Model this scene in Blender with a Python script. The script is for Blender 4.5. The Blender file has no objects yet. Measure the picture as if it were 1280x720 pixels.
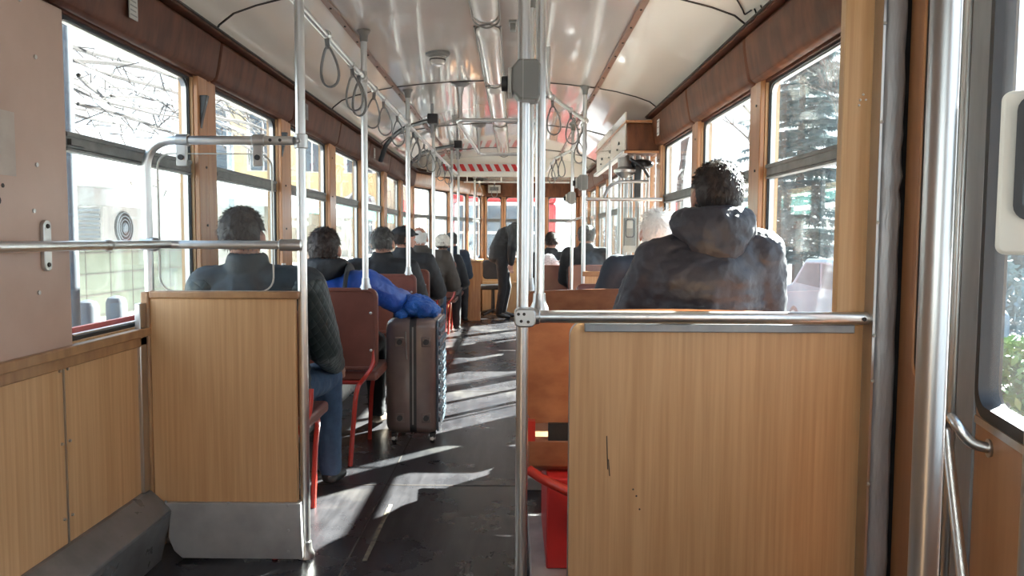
import bpy, bmesh, math, random
from mathutils import Vector, Matrix, noise
R = math.radians
sc = bpy.context.scene
col = sc.collection
V = Vector

# ---------------------------------------------------------------- camera, sky, sun, exposure
cam_d = bpy.data.cameras.new('camera'); cam = bpy.data.objects.new('camera', cam_d); col.objects.link(cam)
cam_d.sensor_width = 36; cam_d.lens = 950/1280*36; cam_d.clip_start = .02; cam_d.clip_end = 500
cam.location = (0, 0, 1.2); cam.rotation_euler = (Matrix.Rotation(R(.18), 3, 'Z') @ Matrix.Rotation(R(90-3.73), 3, 'X') @ Matrix.Rotation(R(.3), 3, 'Z')).to_euler()
sc.camera = cam
sc.view_settings.view_transform = 'Standard'; sc.view_settings.look = 'None'
sc.view_settings.gamma = 1; sc.view_settings.use_curve_mapping = False
sc.view_settings.exposure = 1.25

W = bpy.data.worlds.new('sky'); sc.world = W; W.use_nodes = True
nt = W.node_tree; nt.nodes.clear()
o_ = nt.nodes.new('ShaderNodeOutputWorld'); b_ = nt.nodes.new('ShaderNodeBackground')
tc = nt.nodes.new('ShaderNodeTexCoord'); sx = nt.nodes.new('ShaderNodeSeparateXYZ'); rp = nt.nodes.new('ShaderNodeValToRGB')
nt.links.new(tc.outputs['Generated'], sx.inputs[0]); nt.links.new(sx.outputs['Z'], rp.inputs[0])
nt.links.new(rp.outputs[0], b_.inputs[0]); nt.links.new(b_.outputs[0], o_.inputs[0])
rp.color_ramp.elements[0].position = 0; rp.color_ramp.elements[0].color = (.93, .97, 1, 1)
rp.color_ramp.elements[1].position = .8; rp.color_ramp.elements[1].color = (.50, .66, .92, 1)
b_.inputs[1].default_value = 1.7
sun_d = bpy.data.lights.new('sun', 'SUN'); sun = bpy.data.objects.new('sun', sun_d); col.objects.link(sun)
sun_d.energy = 42; sun_d.angle = R(.6); sun_d.color = (1, .95, .87)
az, el = R(46), R(31)          # to the right and ahead of the tram
sdir = V((math.cos(az)*math.cos(el), math.sin(az)*math.cos(el), math.sin(el)))
sun.location = sdir*40; sun.rotation_euler = sdir.to_track_quat('Z', 'Y').to_euler()

# ---------------------------------------------------------------- materials
def newmat(name):
    m = bpy.data.materials.new(name); m.use_nodes = True
    return m, m.node_tree, m.node_tree.nodes['Principled BSDF']
def setp(p, **k):
    for a, v in k.items():
        p.inputs[a.replace('_', ' ')].default_value = v
def noise_node(nt, scale, mapscale=(1, 1, 1), detail=4, coord='Object', rough=.55):
    tc = nt.nodes.new('ShaderNodeTexCoord'); mp = nt.nodes.new('ShaderNodeMapping'); n = nt.nodes.new('ShaderNodeTexNoise')
    mp.inputs['Scale'].default_value = mapscale
    nt.links.new(tc.outputs[coord], mp.inputs[0]); nt.links.new(mp.outputs[0], n.inputs['Vector'])
    n.inputs['Scale'].default_value = scale; n.inputs['Detail'].default_value = detail; n.inputs['Roughness'].default_value = rough
    return n
def ramp(nt, src, stops):
    r = nt.nodes.new('ShaderNodeValToRGB'); nt.links.new(src, r.inputs[0])
    e = r.color_ramp.elements
    while len(e) < len(stops): e.new(.5)
    for q, (p, c) in zip(e, stops):
        q.position = p; q.color = tuple(c)+(1,) if len(c) == 3 else c
    return r
def bump(nt, p, src, s, d=.01):
    b = nt.nodes.new('ShaderNodeBump'); b.inputs['Strength'].default_value = s; b.inputs['Distance'].default_value = d
    nt.links.new(src, b.inputs['Height']); nt.links.new(b.outputs[0], p.inputs['Normal']); return b
def mat(name, c1, c2=None, scale=6, ms=(1, 1, 1), rough=.5, metal=0, bmp=0, bd=.01, lo=.35, hi=.65, rvar=0, spec=.5, detail=4, coat=0):
    m, nt, p = newmat(name); setp(p, Roughness=rough, Metallic=metal)
    p.inputs['Specular IOR Level'].default_value = spec
    if coat: p.inputs['Coat Weight'].default_value = coat; p.inputs['Coat Roughness'].default_value = .12
    p.inputs['Base Color'].default_value = tuple(c1)+(1,)
    if c2 is None: c2 = tuple(x*.86 for x in c1)
    n = noise_node(nt, scale, ms, detail)
    r = ramp(nt, n.outputs[0], [(lo, c1), (hi, c2)]); nt.links.new(r.outputs[0], p.inputs['Base Color'])
    if bmp: bump(nt, p, n.outputs[0], bmp, bd)
    if rvar:
        rr = ramp(nt, n.outputs[0], [(lo, (rough-rvar,)*3), (hi, (rough+rvar,)*3)]); nt.links.new(rr.outputs[0], p.inputs['Roughness'])
    return m
def glassmat(name, tint=(1, 1, 1), refl=1.45, dirt=.04, dirtc=(.7, .75, .78)):
    m, nt, p = newmat(name); nt.nodes.remove(p); out = nt.nodes['Material Output']
    t = nt.nodes.new('ShaderNodeBsdfTransparent'); t.inputs[0].default_value = tint+(1,)
    g = nt.nodes.new('ShaderNodeBsdfGlossy'); g.inputs['Roughness'].default_value = .02
    lw = nt.nodes.new('ShaderNodeLayerWeight'); lw.inputs[0].default_value = .5
    pw = nt.nodes.new('ShaderNodeMath'); pw.operation = 'POWER'; pw.inputs[1].default_value = 4.5; nt.links.new(lw.outputs['Facing'], pw.inputs[0])
    f = nt.nodes.new('ShaderNodeMath'); f.operation = 'MULTIPLY_ADD'; f.inputs[1].default_value = .85; f.inputs[2].default_value = .035; nt.links.new(pw.outputs[0], f.inputs[0])
    x = nt.nodes.new('ShaderNodeMixShader'); nt.links.new(f.outputs[0], x.inputs[0]); nt.links.new(t.outputs[0], x.inputs[1]); nt.links.new(g.outputs[0], x.inputs[2])
    d = nt.nodes.new('ShaderNodeBsdfDiffuse'); d.inputs[0].default_value = dirtc+(1,)
    n = noise_node(nt, 9, (1, 1, .35), 6); r = ramp(nt, n.outputs[0], [(.35, (dirt*.4,)*3), (.75, (dirt*1.8,)*3)])
    y = nt.nodes.new('ShaderNodeMixShader'); nt.links.new(r.outputs[0], y.inputs[0]); nt.links.new(x.outputs[0], y.inputs[1]); nt.links.new(d.outputs[0], y.inputs[2])
    nt.links.new(y.outputs[0], out.inputs[0]); return m
M = {}
M['beech'] = mat('beech laminate', (.63, .375, .185), (.52, .29, .13), 5, (14, 14, .35), .42, bmp=.04, bd=.002, detail=6)
M['beech_light'] = mat('pale beech laminate', (.62, .40, .21), (.52, .31, .15), 5, (14, 14, .35), .4, bmp=.03, bd=.002, detail=6)
M['edge'] = mat('wood edging', (.40, .22, .10), (.30, .15, .07), 8, (3, 3, 1), .4)
M['pink'] = mat('pinkish brown laminate', (.56, .385, .30), (.49, .33, .25), 3, (1, 1, 1), .42, bmp=.03, detail=7, rvar=.08)
M['header'] = mat('dark brown wood veneer', (.14, .05, .026), (.075, .026, .015), 7, (2.5, 2.5, .8), .55, bmp=.03, detail=8, spec=.22)
M['headr'] = mat('chestnut wood veneer', (.165, .058, .025), (.085, .03, .013), 7, (2.5, 2.5, .8), .5, bmp=.03, detail=8, spec=.25)
M['pillar'] = mat('orange varnished wood', (.50, .235, .10), (.36, .15, .06), 5, (6, 6, .6), .34, bmp=.03, detail=7, coat=.3)
M['door'] = mat('orange brown door laminate', (.46, .225, .105), (.38, .175, .08), 4, (6, 6, .5), .36, detail=6, coat=.2)
M['ply'] = mat('varnished plywood', (.40, .18, .095), (.27, .11, .06), 3, (3, 1, 5), .3, bmp=.02, detail=7, coat=.4)
M['ceil'] = mat('glossy cream ceiling paint', (.60, .535, .49), (.54, .48, .44), 2.2, (1, .5, 1), .22, bmp=.22, bd=.02, detail=2, coat=1)
M['ceil'].node_tree.nodes['Principled BSDF'].inputs['Coat Roughness'].default_value = .05
M['cove'] = mat('cream cove paint', (.93, .87, .77), (.89, .83, .73), 2.5, (1, .4, 1), .2, bmp=.2, bd=.015, detail=2, coat=1)
M['cove'].node_tree.nodes['Principled BSDF'].inputs['Coat Roughness'].default_value = .05
M['strip'] = mat('brown ceiling strip', (.27, .125, .075), (.2, .09, .05), 8, rough=.35)
M['darkline'] = mat('dark seam', (.05, .04, .035), rough=.6)
M['rubber'] = mat('black window rubber', (.022, .022, .024), rough=.5)
M['alu'] = mat('brushed aluminium', (.60, .59, .57), (.50, .49, .48), 5, (3, 3, .5), .34, metal=1, bmp=.02)
M['alu_bright'] = mat('polished tube steel', (.74, .74, .73), (.64, .64, .63), 10, (2, 2, .6), .34, metal=1)
M['transom'] = mat('backlit grey aluminium', (.20, .195, .185), (.15, .147, .14), 6, (3, 3, 3), .45, metal=.5)  # base colour darkened so the bars look backlit
M['galv'] = mat('scuffed grey steel', (.44, .435, .43), (.33, .325, .325), 7, (1, 1, 1), .46, metal=.3, bmp=.06, detail=8, rvar=.1)
M['kick'] = mat('worn dark steel', (.26, .25, .245), (.17, .165, .16), 6, (1, 1, 1), .33, metal=.4, detail=7, rvar=.1)
M['padgrey'] = mat('creased grey vinyl', (.42, .43, .45), (.36, .37, .39), 5, (6, 6, 1.2), .35, metal=.3, bmp=.6, bd=.012, detail=3)
M['greyp'] = mat('grey painted profile', (.33, .345, .36), (.27, .285, .30), 5, (4, 4, 1), .4, metal=.35)
M['redpaint'] = mat('red enamel paint', (.60, .045, .028), (.47, .03, .02), 8, rough=.3, coat=.3)
M['redvinyl'] = mat('oxblood vinyl', (.20, .068, .048), (.15, .05, .035), 6, rough=.36, bmp=.08, coat=.2, detail=6)
M['black'] = mat('black plastic', (.018, .018, .02), (.03, .03, .032), 10, rough=.4)
M['greyplastic'] = mat('grey plastic', (.24, .235, .215), (.2, .195, .18), 6, rough=.42)
M['palegrey'] = mat('pale grey plastic', (.50, .48, .43), (.44, .42, .38), 6, rough=.45)
M['white'] = mat('white enamel', (.8, .79, .77), (.74, .73, .71), 6, rough=.4)
M['red'] = mat('signal red', (.62, .035, .035), (.55, .03, .03), 6, rough=.4)
M['paper'] = mat('grubby paper', (.55, .47, .40), (.47, .39, .33), 12, rough=.7)
M['lens'] = mat('clear lamp cover', (.62, .58, .54), (.56, .52, .48), 6, (3, .5, 1), .12, bmp=.2, coat=.5)
M['strap'] = mat('grey plastic strap', (.16, .155, .15), (.12, .115, .11), 8, rough=.38)
M['yellow'] = mat('faded yellow tape', (.20, .175, .13), (.06, .055, .05), 30, rough=.6)
M['ink'] = mat('black marker ink', (.015, .012, .012), rough=.5)
M['screen'] = mat('dark glass screen', (.012, .015, .018), (.02, .022, .025), 3, rough=.06)
M['glass'] = glassmat('window glass', (.92, .97, .97), 1.5, .045)
M['glass_dirty'] = glassmat('streaked window glass', (.90, .95, .97), 1.5, .10)
M['perspex'] = glassmat('clear acrylic screen', (.93, .95, .95), 1.5, .008)
def floor_mat():
    m, nt, p = newmat('worn ribbed rubber floor')
    a = noise_node(nt, 1.6, (1, 1, 1), 8, rough=.65); b = noise_node(nt, 26, (1, .12, 1), 5)
    r = ramp(nt, a.outputs[0], [(.3, (.018, .018, .022)), (.55, (.045, .043, .047)), (.75, (.10, .093, .086))])
    r2 = ramp(nt, b.outputs[0], [(.35, (.75, .75, .75)), (.7, (1.25, 1.25, 1.25))])
    mx = nt.nodes.new('ShaderNodeMix'); mx.data_type = 'RGBA'; mx.blend_type = 'MULTIPLY'; mx.inputs[0].default_value = 1
    nt.links.new(r.outputs[0], mx.inputs[6]); nt.links.new(r2.outputs[0], mx.inputs[7]); nt.links.new(mx.outputs[2], p.inputs['Base Color'])
    rr = ramp(nt, a.outputs[0], [(.3, (.20,)*3), (.7, (.38,)*3)]); nt.links.new(rr.outputs[0], p.inputs['Roughness'])
    p.inputs['Specular IOR Level'].default_value = .3
    bump(nt, p, b.outputs[0], .25, .004); return m
M['floor'] = floor_mat()
def cloth(name, c, c2=None, rough=.8, scale=9, b=.5, bd=.02, sheen=.0):
    m = mat(name, c, c2 or tuple(x*.72 for x in c), scale, (1, 1, 1), rough, bmp=b, bd=bd, detail=5)
    return m
def quilt(name, c, size=.05):
    m, nt, p = newmat(name); setp(p, Roughness=.45); p.inputs['Base Color'].default_value = c+(1,)
    tc = nt.nodes.new('ShaderNodeTexCoord'); out = []
    s = nt.nodes.new('ShaderNodeSeparateXYZ'); nt.links.new(tc.outputs['Object'], s.inputs[0])
    def mth(op, a, b=None):
        n = nt.nodes.new('ShaderNodeMath'); n.operation = op
        for i, q in enumerate((a, b)):
            if q is None: continue
            if isinstance(q, (int, float)): n.inputs[i].default_value = q
            else: nt.links.new(q, n.inputs[i])
        return n.outputs[0]
    h = mth('ADD', s.outputs[0], s.outputs[1])
    u = mth('MULTIPLY', mth('ADD', h, s.outputs[2]), math.pi/size); v = mth('MULTIPLY', mth('SUBTRACT', h, s.outputs[2]), math.pi/size)
    e = mth('MULTIPLY', mth('ABSOLUTE', mth('SINE', u)), mth('ABSOLUTE', mth('SINE', v)))
    e = mth('POWER', e, .35)
    bump(nt, p, e, .5, .006); return m
M['skin'] = mat('skin', (.52, .27, .19), (.45, .21, .15), 14, rough=.5, detail=5)
M['skin'].node_tree.nodes['Principled BSDF'].inputs['Subsurface Weight'].default_value = .08
M['eye'] = mat('eye white', (.7, .68, .65), rough=.2)
M['c_parka'] = cloth('charcoal navy parka cloth', (.034, .033, .045), (.024, .023, .033), .55, 6, .55, .03)
M['c_black'] = cloth('black coat cloth', (.016, .017, .021), (.010, .011, .014), .7, 8, .5, .02)
M['c_slate'] = cloth('slate black jacket', (.020, .030, .038), (.013, .020, .027), .6, 7, .6, .02)
M['c_quilt'] = quilt('dark green quilted nylon', (.014, .026, .028))
M['c_blue'] = cloth('royal blue puffer nylon', (.016, .085, .42), (.012, .06, .32), .4, 7, .8, .03)
M['c_bluebag'] = cloth('crumpled blue nylon', (.02, .14, .52), (.012, .08, .36), .38, 12, 1, .05)
M['c_navy'] = cloth('navy wool coat', (.018, .032, .055), (.012, .022, .04), .75, 8, .4)
M['c_grey'] = cloth('grey brown coat', (.070, .060, .052), (.05, .042, .037), .75, 8, .5)
M['c_jean'] = cloth('blue denim', (.035, .075, .14), (.022, .05, .10), .8, 20, .3)
M['c_dark'] = cloth('dark trousers', (.018, .018, .022), None, .8, 12, .3)
M['c_shoe'] = mat('beige shoe leather', (.30, .22, .15), rough=.5)
M['c_shoeb'] = mat('black shoe leather', (.02, .02, .02), rough=.4)
M['c_knit'] = cloth('cream knitted wool', (.75, .71, .64), (.6, .56, .5), .9, 40, .8, .01)
M['c_glint'] = cloth('white glint tufts', (.85, .85, .86), (.7, .7, .72), .9, 40, .8, .02)
def hairm(name, c, c2): return mat(name, c, c2, 60, (1, 1, .15), .5, bmp=.5, bd=.004)
M['h_dark'] = hairm('dark brown hair', (.018, .010, .008), (.035, .02, .015))
M['h_brown'] = hairm('brown hair', (.010, .005, .004), (.028, .014, .010))
M['h_grey'] = hairm('grey hair', (.11, .105, .10), (.05, .048, .046))
M['h_white'] = hairm('white hair', (.92, .91, .89), (.78, .77, .75))

# ---------------------------------------------------------------- helpers
def rrect(u0, u1, w0, w1, r, n=5):
    pts = []
    for cx, cy, a0 in ((u1-r, w1-r, 0), (u0+r, w1-r, 90), (u0+r, w0+r, 180), (u1-r, w0+r, 270)):
        for i in range(n+1):
            a = R(a0+90*i/n); pts.append((cx+r*math.cos(a), cy+r*math.sin(a)))
    return pts
def fillet(path, rad, n=6):
    path = [V(p) for p in path]; out = [path[0]]
    for i in range(1, len(path)-1):
        p = path[i]; a = (path[i-1]-p); b = (path[i+1]-p)
        t = min(rad, a.length*.49, b.length*.49); A = p+a.normalized()*t; B = p+b.normalized()*t
        for k in range(n+1):
            s = k/n; out.append(A.lerp(p, s).lerp(p.lerp(B, s), s))
    out.append(path[-1]); return out
ICO = {}
def ico(sub):
    if sub not in ICO:
        b = bmesh.new(); bmesh.ops.create_icosphere(b, subdivisions=sub, radius=1); b.verts.index_update()
        ICO[sub] = ([tuple(v.co) for v in b.verts], [tuple(v.index for v in f.verts) for f in b.faces]); b.free()
    return ICO[sub]
class MB:
    def __init__(s, T=None): s.bm = bmesh.new(); s.T = T
    def v(s, p):
        p = V(p)
        return s.bm.verts.new(s.T @ p if s.T else p)
    def face(s, vs):
        try: return s.bm.faces.new(vs)
        except ValueError: return None
    def box(s, a, b):
        x0, x1 = sorted((a[0], b[0])); y0, y1 = sorted((a[1], b[1])); z0, z1 = sorted((a[2], b[2]))
        v = [s.v((x, y, z)) for z in (z0, z1) for x, y in ((x0, y0), (x1, y0), (x1, y1), (x0, y1))]
        for f in ((3, 2, 1, 0), (4, 5, 6, 7), (0, 1, 5, 4), (1, 2, 6, 5), (2, 3, 7, 6), (3, 0, 4, 7)): s.face([v[i] for i in f])
        return s
    def prism(s, pts, d):           # pts: list of 3-D points (a planar loop), d: extrusion vector
        d = V(d); a = [s.v(p) for p in pts]; b = [s.v(V(p)+d) for p in pts]; n = len(pts)
        s.face(a[::-1]); s.face(b)
        for i in range(n): s.face([a[i], a[(i+1) % n], b[(i+1) % n], b[i]])
        return s
    def ring(s, outer, inner, d):
        d = V(d); n = len(outer)
        A = [s.v(p) for p in outer]; B = [s.v(p) for p in inner]; C = [s.v(V(p)+d) for p in outer]; D = [s.v(V(p)+d) for p in inner]
        for i in range(n):
            j = (i+1) % n
            s.face([A[i], A[j], B[j], B[i]]); s.face([C[j], C[i], D[i], D[j]]); s.face([A[j], A[i], C[i], C[j]]); s.face([B[i], B[j], D[j], D[i]])
        return s
    def tube(s, path, r, seg=10, cap=True, closed=False, flat=1):
        P = [V(p) for p in path]; n = len(P); rings = []
        rr = r if isinstance(r, (list, tuple)) else [r]*n
        up = None
        for i in range(n):
            if closed: t = (P[(i+1) % n]-P[i-1])
            else: t = (P[min(i+1, n-1)]-P[max(i-1, 0)])
            t.normalize()
            if up is None:
                up = V((0, 0, 1)) if abs(t.z) < .9 else V((0, 1, 0))
            up = (up-t*up.dot(t)); up.normalize(); sd = t.cross(up)
            rings.append([s.v(P[i]+(up*math.cos(2*math.pi*k/seg)+sd*math.sin(2*math.pi*k/seg)*flat)*rr[i]) for k in range(seg)])
        m = n if closed else n-1
        for i in range(m):
            a, b = rings[i], rings[(i+1) % n]
            for k in range(seg): s.face([a[k], a[(k+1) % seg], b[(k+1) % seg], b[k]])
        if cap and not closed: s.face(rings[0][::-1]); s.face(rings[-1])
        return s
    def lathe(s, prof, c=(0, 0, 0), seg=16, axis='z'):
        c = V(c); rings = []
        for r, h in prof:
            q = []
            for k in range(seg):
                a = 2*math.pi*k/seg; x, y = r*math.cos(a), r*math.sin(a)
                p = {'z': (x, y, h), 'y': (x, h, y), 'x': (h, x, y)}[axis]; q.append(s.v(c+V(p)))
            rings.append(q)
        for a, b in zip(rings, rings[1:]):
            for k in range(seg): s.face([a[k], a[(k+1) % seg], b[(k+1) % seg], b[k]])
        s.face(rings[0][::-1]); s.face(rings[-1]); return s
    def ball(s, c, r, sub=2):
        r = V(r) if not isinstance(r, (int, float)) else V((r, r, r))
        c = V(c); co, fc = ico(sub); nv = s.bm.verts.new; nf = s.bm.faces.new
        if s.T: vs = [nv(s.T @ V((c.x+x*r.x, c.y+y*r.y, c.z+z*r.z))) for x, y, z in co]
        else: vs = [nv((c.x+x*r.x, c.y+y*r.y, c.z+z*r.z)) for x, y, z in co]
        for a, b, d in fc: nf((vs[a], vs[b], vs[d]))
        return s
    def chain(s, p0, r0, p1, r1, sub=2):
        p0, p1 = V(p0), V(p1); r0 = V(r0) if not isinstance(r0, (int, float)) else V((r0,)*3); r1 = V(r1) if not isinstance(r1, (int, float)) else V((r1,)*3)
        L = (p1-p0).length; n = max(2, int(L/(min(min(r0), min(r1))*.5))+1)
        for i in range(n+1): s.ball(p0.lerp(p1, i/n), r0.lerp(r1, i/n), sub)
        return s
    def pieces(s, gap=.004):        # separate lumps of the mesh, each as a builder of its own
        bm = s.bm; bm.verts.index_update(); seen = set(); isl = []
        for v in bm.verts:
            if v in seen: continue
            st = [v]; seen.add(v); grp = []
            while st:
                q = st.pop(); grp.append(q)
                for e in q.link_edges:
                    w = e.other_vert(q)
                    if w not in seen: seen.add(w); st.append(w)
            isl.append(grp)
        bb = [[V([min(v.co[i] for v in g)-gap for i in range(3)]), V([max(v.co[i] for v in g)+gap for i in range(3)]), [g]] for g in isl]
        i = 0
        while i < len(bb):
            j = i+1
            while j < len(bb):
                a, b = bb[i], bb[j]
                if all(a[0][k] <= b[1][k] and b[0][k] <= a[1][k] for k in range(3)):
                    a[0] = V(map(min, a[0], b[0])); a[1] = V(map(max, a[1], b[1])); a[2] += b[2]; bb.pop(j); j = i+1
                else: j += 1
            i += 1
        out = []
        for _, _, gs in bb:
            m = MB(); mp = {}
            for g in gs:
                for v in g: mp[v] = m.bm.verts.new(v.co)
            for g in gs:
                for v in g:
                    for fc in v.link_faces:
                        if fc.verts[0] == v: m.bm.faces.new([mp[w] for w in fc.verts])
            out.append(m)
        return out
    def build_each(s, name, m, parent=None, **k):
        return [p.build(name, m, parent, **k) for p in s.pieces()]
    def build(s, name, m, parent=None, bevel=0, smooth=35, kind=None, mods=()):
        if parent is not None:
            off = world_loc(parent)
            for v in s.bm.verts: v.co -= off
        me = bpy.data.meshes.new(name)
        bmesh.ops.recalc_face_normals(s.bm, faces=s.bm.faces)
        s.bm.to_mesh(me); s.bm.free()
        me.materials.append(M[m] if isinstance(m, str) else m)
        for p in me.polygons: p.use_smooth = True
        if smooth < 180: me.set_sharp_from_angle(angle=R(smooth))
        o = bpy.data.objects.new(name, me); col.objects.link(o)
        if parent is not None: o.parent = parent
        if bevel:
            b = o.modifiers.new('bevel', 'BEVEL'); b.width = bevel; b.segments = 2; b.limit_method = 'ANGLE'; b.angle_limit = R(40)
        for f in mods: f(o)
        if kind: o['kind'] = kind
        return o
def world_loc(o):
    p = V(o.location)
    while o.parent: o = o.parent; p += V(o.location)
    return p
def tag(o, label, cat, group=None, kind=None):
    o['label'] = label; o['category'] = cat
    if group: o['group'] = group
    if kind: o['kind'] = kind
    return o
def empty(name, loc=(0, 0, 0), label=None, cat=None, group=None, kind=None):
    e = bpy.data.objects.new(name, None); col.objects.link(e); e.location = loc; e.empty_display_size = .1
    if label: tag(e, label, cat, group)
    if kind: e['kind'] = kind
    return e
def children(o): return [c for c in bpy.data.objects if c.parent == o]
def copy_tree(o, parent=None, kids=None):
    kids = kids if kids is not None else {}
    if not kids:
        for c in bpy.data.objects:
            if c.parent: kids.setdefault(c.parent.name, []).append(c)
    c = o.copy(); col.objects.link(c); c.parent = parent
    for ch in kids.get(o.name, []): copy_tree(ch, c, kids)
    return c
def remesh(vox, smooth=6, disp=0, dscale=.12):
    def f(o):
        r = o.modifiers.new('remesh', 'REMESH'); r.mode = 'VOXEL'; r.voxel_size = vox; r.use_smooth_shade = True
        s_ = o.modifiers.new('smooth', 'SMOOTH'); s_.factor = .6; s_.iterations = smooth
        if disp:
            t = bpy.data.textures.new('folds', 'CLOUDS'); t.noise_scale = dscale; t.noise_depth = 3
            d = o.modifiers.new('folds', 'DISPLACE'); d.texture = t; d.strength = disp; d.texture_coords = 'LOCAL'; d.mid_level = .5
    return f
ORD = ['first', 'second', 'third', 'fourth', 'fifth', 'sixth', 'seventh', 'eighth', 'ninth', 'tenth', 'eleventh', 'twelfth', 'thirteenth', 'fourteenth']

# inner faces of the car body
XL, XR, CX = -1.36, 1.07, -.14
ZS, ZT, ZM, ZH = .875, 1.87, 1.50, 2.07     # sill, window top, transom, cornice
YEND = 10.0

# ---------------------------------------------------------------- floor
f = MB(); f.box((XL-.06, -.9, -.06), (XR+.12, 12.5, 0)); f.build('floor', 'floor', kind='structure')
f = MB()
for y in (3.62, 5.9, 8.1): f.box((-.95, y, 0), (.35, y+.008, .0015))
for x in (-.62, .25): f.box((x, -.8, 0), (x+.006, 12, .0015))
f.build('trim_1', 'darkline', kind='structure')
f = MB(); f.box((-.56, 2.75, .0005), (-.543, 3.35, .003)); f.build('trim_2', 'yellow', kind='structure')
f = MB(); f.prism([(x, -.9, z-.06) for x, z in ((XL-.06, 0), (XR+.12, 0), (XR+.12, -.55), (XL-.06, -.55))], (0, 13.4, 0)); f.build('trim_3', 'red', kind='structure')

# ---------------------------------------------------------------- ceiling
prof = [(-1.20, 2.075), (-1.165, 2.13), (-1.10, 2.18), (-1.0, 2.215), (-.86, 2.25), (-.72, 2.275), (-.5, 2.30), (-.25, 2.318), (0, 2.324)]
prof = prof+[(-x, z) for x, z in prof[-2::-1]]; prof[-1] = (1.20, 2.10)
def ceil_z(x):
    u = x-CX
    for (a, za), (b, zb) in zip(prof, prof[1:]):
        if a <= u <= b: return za+(zb-za)*(u-a)/(b-a)
    return 2.1
f = MB()
loop = [(CX+x, -.9, z) for x, z in prof]+[(CX+x*1.06, -.9, z+.05) for x, z in prof[::-1]]
f.prism(loop, (0, 11.9-.4, 0)); o = f.build('ceiling', 'ceil', kind='structure', smooth=40); o.data.materials.append(M['cove'])
for pg in o.data.polygons:
    if abs(pg.center.x-CX) > .72: pg.material_index = 1
f = MB()     # lower ceiling over the front end
f.prism([(-1.35, 10.6, 2.13), (1.1, 10.6, 2.13), (1.1, 12.7, 2.11), (-.6, 12.7, 2.11), (-1.35, 10.9, 2.13)], (0, 0, .05)); f.build('ceiling_front', 'cove', kind='structure')
n_trim = [3]
def trim(mb, m, bevel=0, parent=None):
    n_trim[0] += 1
    return mb.build('trim_%d' % n_trim[0], m, bevel=bevel, kind='structure', parent=parent)
for y in (1.3, 3.4, 5.5, 7.5, 9.5):
    f = MB(); f.tube([(CX+x*.997, y, z-.001) for x, z in prof], .005, 6); trim(f, 'darkline')
for s in (-1, 1):
    f = MB(); x = CX+s*.72; f.box((x-.016, -.9, 2.262), (x+.016, 10.6, 2.274)); 
    trim(f, 'strip')
    f = MB()
    for y in [i*.3 for i in range(-2, 35)]: f.lathe([(.006, -.004), (.005, .002)], (x, y, 2.261), 6)
    trim(f, 'darkline')

# ---------------------------------------------------------------- side walls
def seg_T(p0, p1):      # local: u along the wall, v outward from the car, z up
    p0, p1 = V((p0[0], p0[1], 0)), V((p1[0], p1[1], 0)); u = (p1-p0).normalized(); return u
def wallT(p0, p1, side):
    u = V((p1[0]-p0[0], p1[1]-p0[1], 0)).normalized(); v = V((-u.y, u.x, 0)) if side == 'L' else V((u.y, -u.x, 0))
    m = Matrix(((u.x, v.x, 0, p0[0]), (u.y, v.y, 0, p0[1]), (0, 0, 1, 0), (0, 0, 0, 1))); return m
f = MB(); f.box((XL-.075, -.9, .78), (XL-.06, YEND, .905)); trim(f, 'red')
nwin = [0]
def window(T, u0, u1, z0=ZS, z1=ZT, transom=ZM, gl='glass', post='pillar'):
    nwin[0] += 1
    root = empty('window_%d' % nwin[0], T @ V(((u0+u1)/2, 0, z0)), kind='structure')
    P = lambda pts, v: [(u, v, z) for u, z in pts]
    f = MB(T); f.ring(P(rrect(u0, u1, z0, z1, .001), .012), P(rrect(u0+.010, u1-.010, z0+.012, z1-.010, .05), .012), (0, .03, 0)); f.build('window_frame', 'rubber', root)
    f = MB(T); f.ring(P(rrect(u0+.008, u1-.008, z0+.010, z1-.008, .05), .02), P(rrect(u0+.015, u1-.015, z0+.017, z1-.015, .045), .02), (0, .02, 0)); f.build('rim', 'alu', root)
    if transom:
        f = MB(T); f.box((u0+.02, .004, transom-.028), (u1-.02, .045, transom+.004)); f.box((u0+.02, -.002, transom+.004), (u1-.02, .04, transom+.018)); f.box((u0+.02, .0, transom-.04), (u1-.02, .035, transom-.032))
        f.box((u0+.03, -.008, transom-.022), (u0+.1, .005, transom-.004)); f.build('transom', 'transom', root)
        f = MB(T); f.box((u0+.02, .030, z0+.02), (u1-.02, .034, transom-.02)); f.build('lower_pane', gl, root)
        f = MB(T); f.box((u0+.02, .036, transom), (u1-.02, .040, z1-.018)); f.build('upper_pane', gl, root)
    else:
        f = MB(T); f.box((u0+.02, .030, z0+.02), (u1-.02, .034, z1-.018)); f.build('pane', gl, root)
    return root
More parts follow.
